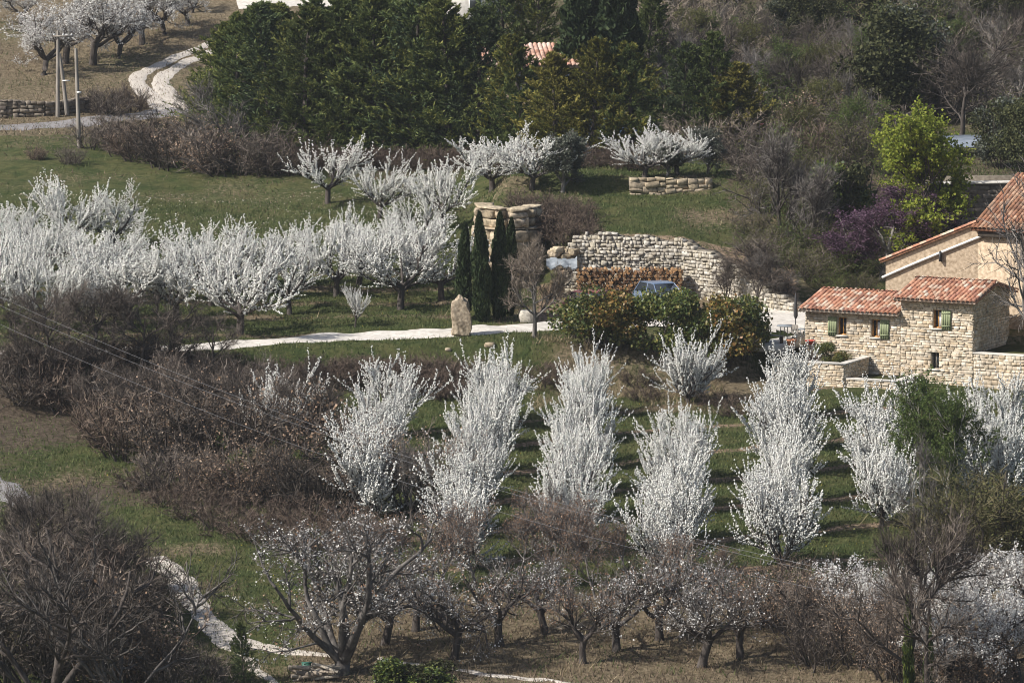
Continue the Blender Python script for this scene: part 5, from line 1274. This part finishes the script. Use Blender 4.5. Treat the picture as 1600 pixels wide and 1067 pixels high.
# bottom left bare trees
for u, v, h, lab, pk, r_ in [(75, 1130, 330, 'old bare tree with crooked grey limbs beside the stony lane', 1, .3), (185, 1125, 290, 'bare dark tree with long level limbs near the gravel path', 2, 2.0), (-20, 1080, 260, 'bare dark tree at the foot of the stony lane', 2, 4.0)]:
    GNA.put(u, v, h, lab, sx=1.0, pick=pk, rz=r_)
for k, (u, v, h) in enumerate([(20, 925, 175), (75, 945, 195), (140, 960, 195), (195, 985, 175), (110, 915, 140), (45, 880, 130), (170, 930, 130), (235, 1010, 130)]):
    BT.put(u, v, h, 'dark bare tree of the copse between stony lane and gravel path', 'bare trees of the lower left copse', sx=1.15)
for k, (u, v, h) in enumerate([(300, 812, 42), (350, 830, 48), (400, 842, 48), (450, 850, 50), (500, 858, 50), (550, 860, 52), (260, 790, 40), (420, 815, 50), (480, 825, 55), (540, 830, 55), (225, 765, 45), (590, 850, 55), (340, 795, 50)]):
    SHR.put(u, v, h, 'low reddish scrub at the lower edge of the slope thicket', 'low scrub of the slope thicket', sx=1.3)
for k, (u, v, h) in enumerate([(20, 960, 150), (90, 980, 160), (160, 985, 150), (215, 1000, 120), (120, 1050, 190), (195, 1070, 170), (250, 1085, 120), (50, 1060, 190), (290, 1095, 90), (0, 900, 120), (60, 900, 110), (130, 920, 110), (190, 930, 110)]):
    (SHB if k % 3 else BT).put(u, v, h, ['tall bare brown undergrowth tree beside the gravel path', 'dense dark brown undergrowth shrub beside the gravel path'][1 if k % 3 else 0], ['undergrowth trees at the path', 'undergrowth shrubs at the path'][1 if k % 3 else 0], sx=1.1)
# bottom right
BT.put(1420, 1110, 330, 'tall bare tree with two ivy-wrapped trunks at the field corner', sx=.8)
BT.put(1448, 1115, 320, 'tall bare tree standing close to the ivy-wrapped one', sx=.8)
for u, v, h, lab in [(1420, 1110, 185, 'yellow-green ivy climbing the bare tree at the field corner'), (1448, 1115, 160, 'dark ivy climbing the second bare tree at the field corner')]:
    IVC.put(u, v, h, lab, sx=.5)
for k, (u, v, h) in enumerate([(1330, 1000, 130), (1500, 1010, 150), (1570, 1000, 150), (1620, 1030, 170), (1540, 1060, 170), (1480, 1080, 150), (1370, 1010, 120), (1595, 1075, 150)]):
    ALW.put(u, v, h, 'almond tree in dull white blossom under the bare trees', 'almond trees at the right corner', sx=1.1)
for k, (u, v, h) in enumerate([(1215, 980, 100), (1260, 985, 110), (1300, 1010, 120), (1350, 1040, 140), (1270, 1040, 90), (1400, 1060, 150), (1230, 950, 90), (1320, 960, 90), (1380, 980, 110), (1460, 1050, 130), (1520, 1085, 120)]):
    (SHL if k % 2 else SHB).put(u, v, h, ['bare brown shrub right of the almonds', 'russet dry-leaved shrub right of the almonds'][k % 2], ['bare shrubs right of the almonds', 'russet shrubs right of the almonds'][k % 2], sx=1.05)
FEA.put(1428, 800, 222, 'feathery fresh green tree with pale trunk in front of the retaining wall', sx=.9)
FEA.put(1478, 805, 200, 'second feathery green tree beside the willow shrub', sx=.85)
BTG.put(1450, 900, 230, 'thin crooked bare tree with pale branch tips below the feathery trees', sx=.55)
SHO.put(1555, 892, 165, 'large round olive-brown willow shrub at the orchard edge', sx=1.5)
SHO.put(1490, 880, 90, 'small olive-brown willow shrub beside the large one', sx=1.2)
BTG.put(1650, 690, 400, 'large bare grey tree whose branches hang before the house gable', sx=.95, Y=294)
# brown hedge band, upper left
for k, (u, v, h) in enumerate([(150, 232, 46), (190, 242, 60), (230, 252, 70), (275, 262, 85), (320, 268, 80), (365, 272, 85), (410, 272, 70), (450, 272, 64), (250, 230, 60), (300, 236, 60), (180, 215, 40), (170, 180, 50), (205, 172, 40), (150, 175, 40), (60, 250, 26), (110, 256, 30)]):
    SHB.put(u, v, h, 'purple-brown bramble thicket along the field below the asphalt lane', 'brambles below the asphalt lane', sx=1.3)
for k in range(13):
    u = 480 + k * 20 + PRNG.uniform(-6, 6); SHR.put(u, 266 + PRNG.uniform(-6, 3), 36, 'low reddish hedge bramble at the foot of the tall conifers', 'hedge brambles under the conifers', sx=1.2)
for k in range(14):
    u = 720 + k * 22 + PRNG.uniform(-6, 6); SHR.put(u, 262 + PRNG.uniform(-8, 4), 34, 'reddish bramble behind the blossom trees on the terrace', 'brambles behind the terrace trees', sx=1.2)
BTG.put(352, 262, 150, 'pale bare tree with broken white limb in the bramble thicket', sx=1.15)
BTG.put(305, 215, 90, 'small bare grey tree where the track meets the lane', sx=.9)
# upper left almonds
for u, v, h in [(68, 118, 105), (145, 102, 120), (222, 70, 100), (258, 54, 90), (295, 40, 70), (100, 100, 110), (185, 92, 95), (30, 40, 60), (300, 20, 50)]:
    ALW.put(u, v, h, 'pinkish-white almond tree in the dry field beyond the asphalt lane', 'almond trees beyond the asphalt lane', sx=1.15)
CON.put(381, 1064, 94, 'small dark conifer beside the gravel path', sx=.75, pick=2)
# conifer wall
CNO = [f'{o_} from the track in the front row of the windbreak' for o_ in ['second', 'third', 'fourth', 'fifth', 'sixth', 'seventh', 'eighth']] + [f'{o_} from the track in the back row of the windbreak' for o_ in ['first', 'second', 'third', 'fourth', 'fifth', 'sixth']] + ['last of the windbreak, beside the green-gold one', 'closest of the windbreak to the farm track']
for k, (u, v, h) in enumerate([(368, 226, 205), (424, 234, 228), (478, 238, 226), (532, 240, 240), (586, 242, 250), (642, 242, 256), (700, 242, 246), (396, 200, 196), (452, 208, 202), (512, 210, 212), (566, 212, 222), (622, 213, 230), (680, 214, 225), (748, 238, 225), (344, 205, 170)]):
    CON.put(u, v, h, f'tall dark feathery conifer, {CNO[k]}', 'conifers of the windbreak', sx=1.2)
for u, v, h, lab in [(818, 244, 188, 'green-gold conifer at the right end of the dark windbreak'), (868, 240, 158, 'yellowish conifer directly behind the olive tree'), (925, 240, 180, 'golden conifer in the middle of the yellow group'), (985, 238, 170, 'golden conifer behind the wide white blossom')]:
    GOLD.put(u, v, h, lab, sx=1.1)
CON.put(1065, 236, 170, 'dark blue-green conifer between golden conifers', sx=1.05, pick=2)
CON.put(1110, 236, 185, 'broad dark conifer left of the amber conifer', sx=1.1, pick=0)
GOLD.put(1152, 236, 140, 'amber-tipped conifer with sweeping branches at the end of the row', sx=1.25, pick=1)
for u, v, h, lab in [(790, 170, 210, 'dark spruce-like conifer standing behind the pink roof'), (840, 165, 200, 'second dark conifer behind the pink roof'), (1010, 150, 170, 'dull olive pine beyond the golden conifers')]:
    CON.put(u, v, h, lab, sx=1.0)
for u, v, h, lab in [(905, 175, 230, 'tall dark column cypress beyond the golden conifers'), (965, 172, 230, 'second tall column cypress beyond the golden conifers'), (940, 168, 220, 'column cypress squeezed between two others')]:
    CYP.put(u, v, h, lab, sx=1.5)
# upper right wood
for k, (u, v, h) in enumerate([(1045, 165, 120), (1085, 160, 130), (1130, 150, 120), (1175, 170, 110), (1245, 200, 120), (1300, 190, 130), (1345, 215, 110), (1215, 130, 100), (1275, 120, 100), (1330, 110, 90), (1500, 230, 170), (1550, 215, 190), (1600, 200, 190), (1470, 190, 150), (1180, 90, 90), (1120, 80, 80), (1580, 110, 110), (1520, 100, 100)]):
    (BTG if k % 3 == 0 else BT).put(u, v, h, ['grey bare tree of the wooded slope above the house', 'brown bare tree of the wooded slope above the house'][k % 3 != 0], ['grey bare trees of the upper wood', 'brown bare trees of the upper wood'][k % 3 != 0], sx=1.15)
for k, (u, v, h) in enumerate([(1200, 255, 70), (1245, 262, 80), (1290, 262, 80), (1335, 270, 90), (1160, 260, 50), (1210, 215, 80), (1260, 225, 90), (1310, 232, 90), (1360, 235, 80), (1400, 275, 60), (1180, 285, 60), (1260, 300, 70), (1310, 310, 60)]):
    (SHG if k % 2 else SHB).put(u, v, h, ['brown twiggy shrub on the slope above the mound', 'budding green-brown shrub on the slope above the mound'][k % 2], ['brown shrubs above the mound', 'budding shrubs above the mound'][k % 2], sx=1.25)
for k, (u, v, h) in enumerate([(1385, 190, 180), (1425, 180, 170), (1265, 75, 90), (1310, 60, 80), (1565, 262, 110), (1605, 270, 120), (1530, 60, 80), (1460, 60, 80), (1370, 60, 90), (1590, 60, 80), (1215, 60, 70)]):
    OAK.put(u, v, h, 'dark evergreen oak in the wood above the house', 'evergreen oaks of the upper wood', sx=1.05)

fr = random.Random(5)
for k, (u, v, h) in enumerate([(1160, 120, 90), (1235, 150, 95), (1290, 165, 100), (1330, 245, 105), (1255, 250, 90), (1205, 195, 100), (1300, 220, 100), (1110, 95, 80), (1450, 130, 100), (1490, 110, 90), (1560, 160, 100), (1590, 235, 90), (1180, 240, 80), (1350, 120, 90), (1060, 100, 90)]):
    BGR.put(u, v, h, 'grey-green budding tree of the wooded slope above the house', 'budding trees of the upper wood', sx=1.2)
for k in range(62):
    u, v = fr.uniform(1010, 1600), fr.uniform(25, 250)
    if 1370 < u < 1500 and v > 200: continue
    SHD.put(u, v, fr.uniform(45, 85), 'low twiggy undergrowth shrub filling the wooded slope above the house', 'undergrowth of the upper wood', sx=1.3)
for k in range(30):
    u, v = fr.uniform(180, 530), fr.uniform(640, 815)
    if v > 700 + (u - 180) * .3 or v < 610 + abs(u - 250) * .05: continue
    SHD.put(u, v, fr.uniform(50, 85), 'low twiggy undergrowth shrub between the slope shrubs', 'undergrowth of the left slope', sx=1.3)
for k in range(16):
    u = fr.uniform(225, 335); v = 1015 + (u - 225) * .6 + fr.uniform(0, 40)
    SHD.put(u, v, fr.uniform(40, 62), 'low twiggy shrub at the near edge of the gravel path', 'undergrowth at the gravel path', sx=1.1)
for u, v, h, lab in [(615, 1085, 60, 'dark low evergreen bush below the gnarled almond'), (670, 1088, 55, 'dark low evergreen bush beside the thin gravel path')]:
    IVY.put(u, v, h, lab, sx=1.6)

# ------------------------------------------------------------------ far houses and small things
def far_house(name, label, u, v, Y, w, d, h, rz, wallm, roofm, win=2):
    q = at_depth(u, v, Y); t = thing(name, label, 'house', (q[0], Y, q[2]), rz)
    g = Geo(); g.box(-w / 2, w / 2, -d / 2, d / 2, -2.5, h); g.prism([(-d / 2, h), (d / 2, h), (0, h + d * .17)], -w / 2, w / 2, 'x'); obj('wall', g.mesh('far_wall', wallm), t)
    g = Geo(); g.prism([(-d / 2 - .3, h - .1), (0, h + d * .17 + .02), (0, h + d * .17 + .16), (-d / 2 - .3, h + .04)], -w / 2 - .3, w / 2 + .3, 'x'); g.prism([(d / 2 + .3, h - .1), (d / 2 + .3, h + .04), (0, h + d * .17 + .16), (0, h + d * .17 + .02)], -w / 2 - .3, w / 2 + .3, 'x')
    rf = obj('roof', g.mesh('far_roof', roofm), t); g = Geo()
    for x, y, z, pt, rz_ in tile_grid(-w / 2 - .3, w / 2 + .3, -d / 2 - .35, -.05, h + .04, math.atan(.34), dx=.3, dy=.5, seed=3):
        V = TV * 1.3; V = np.stack([V[:, 0], V[:, 1] * math.cos(pt) - V[:, 2] * math.sin(pt), V[:, 1] * math.sin(pt) + V[:, 2] * math.cos(pt)], 1); g.add(V + np.array([x, y, z]), TF)
    obj('roof_tiles', g.mesh('far_tiles', roofm), rf, kind='stuff')
    for i in range(win):
        x = -w / 2 + (i + .5) * w / win; o = obj('window', Geo().box(x - .4, x + .4, -d / 2 - .03, -d / 2 - .01, h - 1.7, h - .6).mesh('far_pane', 'glass'), t)
        obj('frame', Geo().box(x - .48, x + .48, -d / 2 - .012, -d / 2 - .002, h - 1.78, h - .52).mesh('far_frame', 'metal_white'), o)
    return t
M['tile_pink'] = choice_mat('pink_tile', [(.50, .27, .19), (.60, .38, .29), (.44, .22, .15), (.66, .48, .39)], .9, 3, .3)
far_house('village_house', 'cottage with a pink tiled roof half hidden by conifers', 832, 128, 372, 6.5, 6, 1.2, R(8), 'render_tan', 'tile_pink')
far_house('village_house', 'pale cottage glimpsed above the conifer tops', 722, 22, 418, 5, 5, 2.2, R(-6), 'concrete', 'tile_pink')
far_house('village_house', 'small white-walled cottage in the upper wood', 1335, 150, 395, 3.4, 4, 1.6, R(4), 'metal_white', 'tile_dull', 1)
M['sheet_blue'] = solid_mat('sheet_roof', (.16, .19, .23), (.26, .29, .33), 3, .6, .3)
q = at_depth(1505, 228, 345); t = thing('carport', 'low carport with a pale grey-blue sheet roof beside the yellow-green tree', 'shelter', (q[0], 345, float(gz(q[0], 345))), R(6)); hh = q[2] - float(gz(q[0], 345))
obj('roof', Geo().prism([(-1.5, hh), (1.5, hh + .45), (1.5, hh + .52), (-1.5, hh + .07)], -1.0, 1.3, 'x').mesh('carport_roof', 'sheet_blue'), t)
for x in (-.9, 1.2):
    for y in (-1.3, 1.3): obj('post', Geo().tube([(x, y, -.2), (x, y, hh + (y + 1.5) * .18)], [.06, .06], 7).mesh('post', 'wood_grey'), t)
M['paint_sky'] = solid_mat('sky_paint', (.16, .32, .52), (.18, .34, .54), 2, .3, .6)
c = ground(990, 246); car('bright blue car glimpsed between golden conifers and white blossom', (at_depth(960, 240, 354)[0], 354, float(gz(at_depth(960, 240, 354)[0], 354))), R(5), 'paint_sky', .9)
c = ground(1190, 262); car('small red car glimpsed right of the amber conifer', (at_depth(1190, 240, 352)[0], 352, float(gz(at_depth(1190, 240, 352)[0], 352))), R(10), 'paint_red', .9)
c = ground(490, 1062); M['wood_pale'] = choice_mat('pale_logs', [(.34, .29, .22), (.46, .40, .32), (.28, .23, .18)], .9, 8, .4)
t = thing('log_pile', 'pale heap of cut logs and stones at the foot of the gnarled almond', 'log pile', tuple(c))
rl = random.Random(4)
for k in range(26):
    o = obj('log', logme[k % 5], t, (rl.uniform(-.6, .6), rl.uniform(-.3, .3), .1 + .45 * rl.random())); o.scale = (rl.uniform(.12, .2), rl.uniform(.8, 1.3), rl.uniform(.12, .2)); o.rotation_euler = (rl.uniform(-.3, .3), 0, 1.57 + rl.uniform(-.6, .6)); o.material_slots[0].link = 'OBJECT'; o.material_slots[0].material = M['wood_pale']
M['bin_green'] = solid_mat('green_plastic', (.02, .10, .07), (.03, .13, .09), 3, .5, .4)
c = ground(480, 1046); t = thing('green_crate', 'small dark green plastic crate standing behind the log pile', 'crate', tuple(c), .3)
t.scale = (.45, .45, .45); g = Geo(); g.box(-.45, .45, -.3, -.26, 0, .6); g.box(-.45, .45, .26, .3, 0, .6); g.box(-.45, -.41, -.26, .26, 0, .6); g.box(.41, .45, -.26, .26, 0, .6); g.box(-.41, .41, -.26, .26, .02, .06)
obj('tub', g.mesh('tub', 'bin_green'), t); obj('lid', Geo().box(-.48, .48, -.33, .33, .61, .66).mesh('lid', 'bin_green'), t)

# ------------------------------------------------------------------ grass, stones, litter
def scatter(name, n, region, keep, mat, hgt, wid, seed, bend=.5):
    """single blades and stalks: one object nobody could count"""
    rng = np.random.default_rng(seed); x0, x1, y0, y1 = region
    y = rng.uniform(y0, y1, n); half = 820 / FPX * y + 1.0
    x = rng.uniform(-1, 1, n) * half
    k = (x > x0) & (x < x1); x, y = x[k], y[k]
    k = rng.random(len(x)) < keep(x, y); x, y = x[k], y[k]; z = gz(x, y); n = len(x)
    h = hgt * rng.uniform(.5, 1.4, n); w = wid * rng.uniform(.6, 1.3, n); a = rng.uniform(0, 6.28, n)
    d = np.stack([np.cos(a), np.sin(a), np.zeros(n)], 1); B = np.stack([x, y, z - .02], 1)
    tip = B + np.stack([rng.normal(size=n) * bend * h, rng.normal(size=n) * bend * h, h], 1)
    V = np.stack([B - d * w[:, None], B + d * w[:, None], tip], 1); g = Geo(); g.add(V, np.arange(3 * n).reshape(n, 3))
    o = obj(name, g.mesh(name, mat), kind='stuff'); return o
DR = smooth_line([tuple(p_) for p_ in DRIVE], 24)
def off_road(x, y):
    return (poly_dist(x, y, [tuple(p_) for p_ in DR]) > 1.25 + .35 * vnoise(x, y, .6, 71)) & ~((x > 2) & (x < 17) & (y > 301) & (y < 318)) & ~((x > 11) & (y > 294.5) & (y < 318))
o = scatter('grass', 360000, (-48, 48, 225, 345), lambda x, y: off_road(x, y) * (1 - np.max(zones(x, y), 0)) , 'grass_blade', .15, .031, 1)
tag(o, 'short green grass of the orchards and the mound', 'grass')
o = scatter('dry_grass', 330000, (-48, 48, 225, 420), lambda x, y: off_road(x, y) * np.clip(zones(x, y)[0] * 1.1 - .15, 0, 1), 'straw_brown', .19, .026, 2)
tag(o, 'short brownish dry grass on fields and banks', 'grass')
o = scatter('straw_tufts', 110000, (-48, 48, 225, 420), lambda x, y: off_road(x, y) * np.clip(zones(x, y)[0] - .3, 0, 1) * (vnoise(x, y, 1.3, 21) > .55), 'straw', .34, .024, 3)
tag(o, 'taller pale straw tufts scattered over the dry grass', 'grass')
o = scatter('grass_clumps', 90000, (-48, 48, 225, 420), lambda x, y: off_road(x, y) * (1 - zones(x, y)[1]) * (vnoise(x, y, .9, 31) > .66) * .8, 'grass_blade', .30, .028, 4, .6)
tag(o, 'coarser darker grass clumps scattered through fields and slopes', 'grass')
o = scatter('bank_straw', 40000, (-48, 48, 290, 302), lambda x, y: off_road(x, y) * (x > 1) * (x < 14) * (vnoise(x, y, 1.2, 41) > .45), 'straw', .3, .02, 6, .8)
tag(o, 'matted pale straw on the bank below the evergreen bushes', 'grass')
M['field_stone'] = leaf_mat('field_stone', [(.42, .36, .27), (.58, .51, .40), (.70, .64, .54)], 0, 0)
o = scatter('field_stones', 26000, (-48, -4, 318, 348), lambda x, y: (vnoise(x, y, 2.5, 51) > .35) * .5, 'field_stone', .06, .055, 7, 1.5)
tag(o, 'pale stones littering the upper field', 'stones')
M['dandelion'] = leaf_mat('dandelion', [(.5, .36, .02), (.6, .45, .05)], .2, 0)
o = scatter('dandelions', 9000, (-20, 30, 250, 316), lambda x, y: off_road(x, y) * (1 - np.max(zones(x, y), 0)) * (vnoise(x, y, 3, 61) > .5) * .5, 'dandelion', .07, .03, 8, .3)
tag(o, 'tiny yellow dandelions dotted over the orchard grass', 'flowers')
o = scatter('soil_litter', 60000, (-12, 30, 250, 300), lambda x, y: zones(x, y)[1] ** 2, 'straw_brown', .05, .05, 9, 1.6)
tag(o, 'clods and litter on the bare strips under the cherry lines', 'litter')
o = scatter('fallen_petals', 60000, (-30, 32, 250, 330), lambda x, y: off_road(x, y) * np.clip(zones(x, y)[1] + .5 * zones(x, y)[0] * (y > 299) - .1, 0, 1) * .4, 'field_stone', .02, .028, 12, .3)
tag(o, 'pale fallen petals on the bare strips under the cherries', 'petals')

# ------------------------------------------------------------------ haze
m, nt, out = new_mat('haze'); v_ = N(nt, 'ShaderNodeVolumePrincipled'); v_.inputs['Color'].default_value = (.82, .88, .95, 1); v_.inputs['Density'].default_value = .00007; v_.inputs['Anisotropy'].default_value = 0.0
nt.links.new(v_.outputs[0], out.inputs['Volume']); M['haze'] = m
obj('haze', Geo().box(-505, 505, -40, 1205, -70, 215).mesh('haze', 'haze'), kind='stuff')
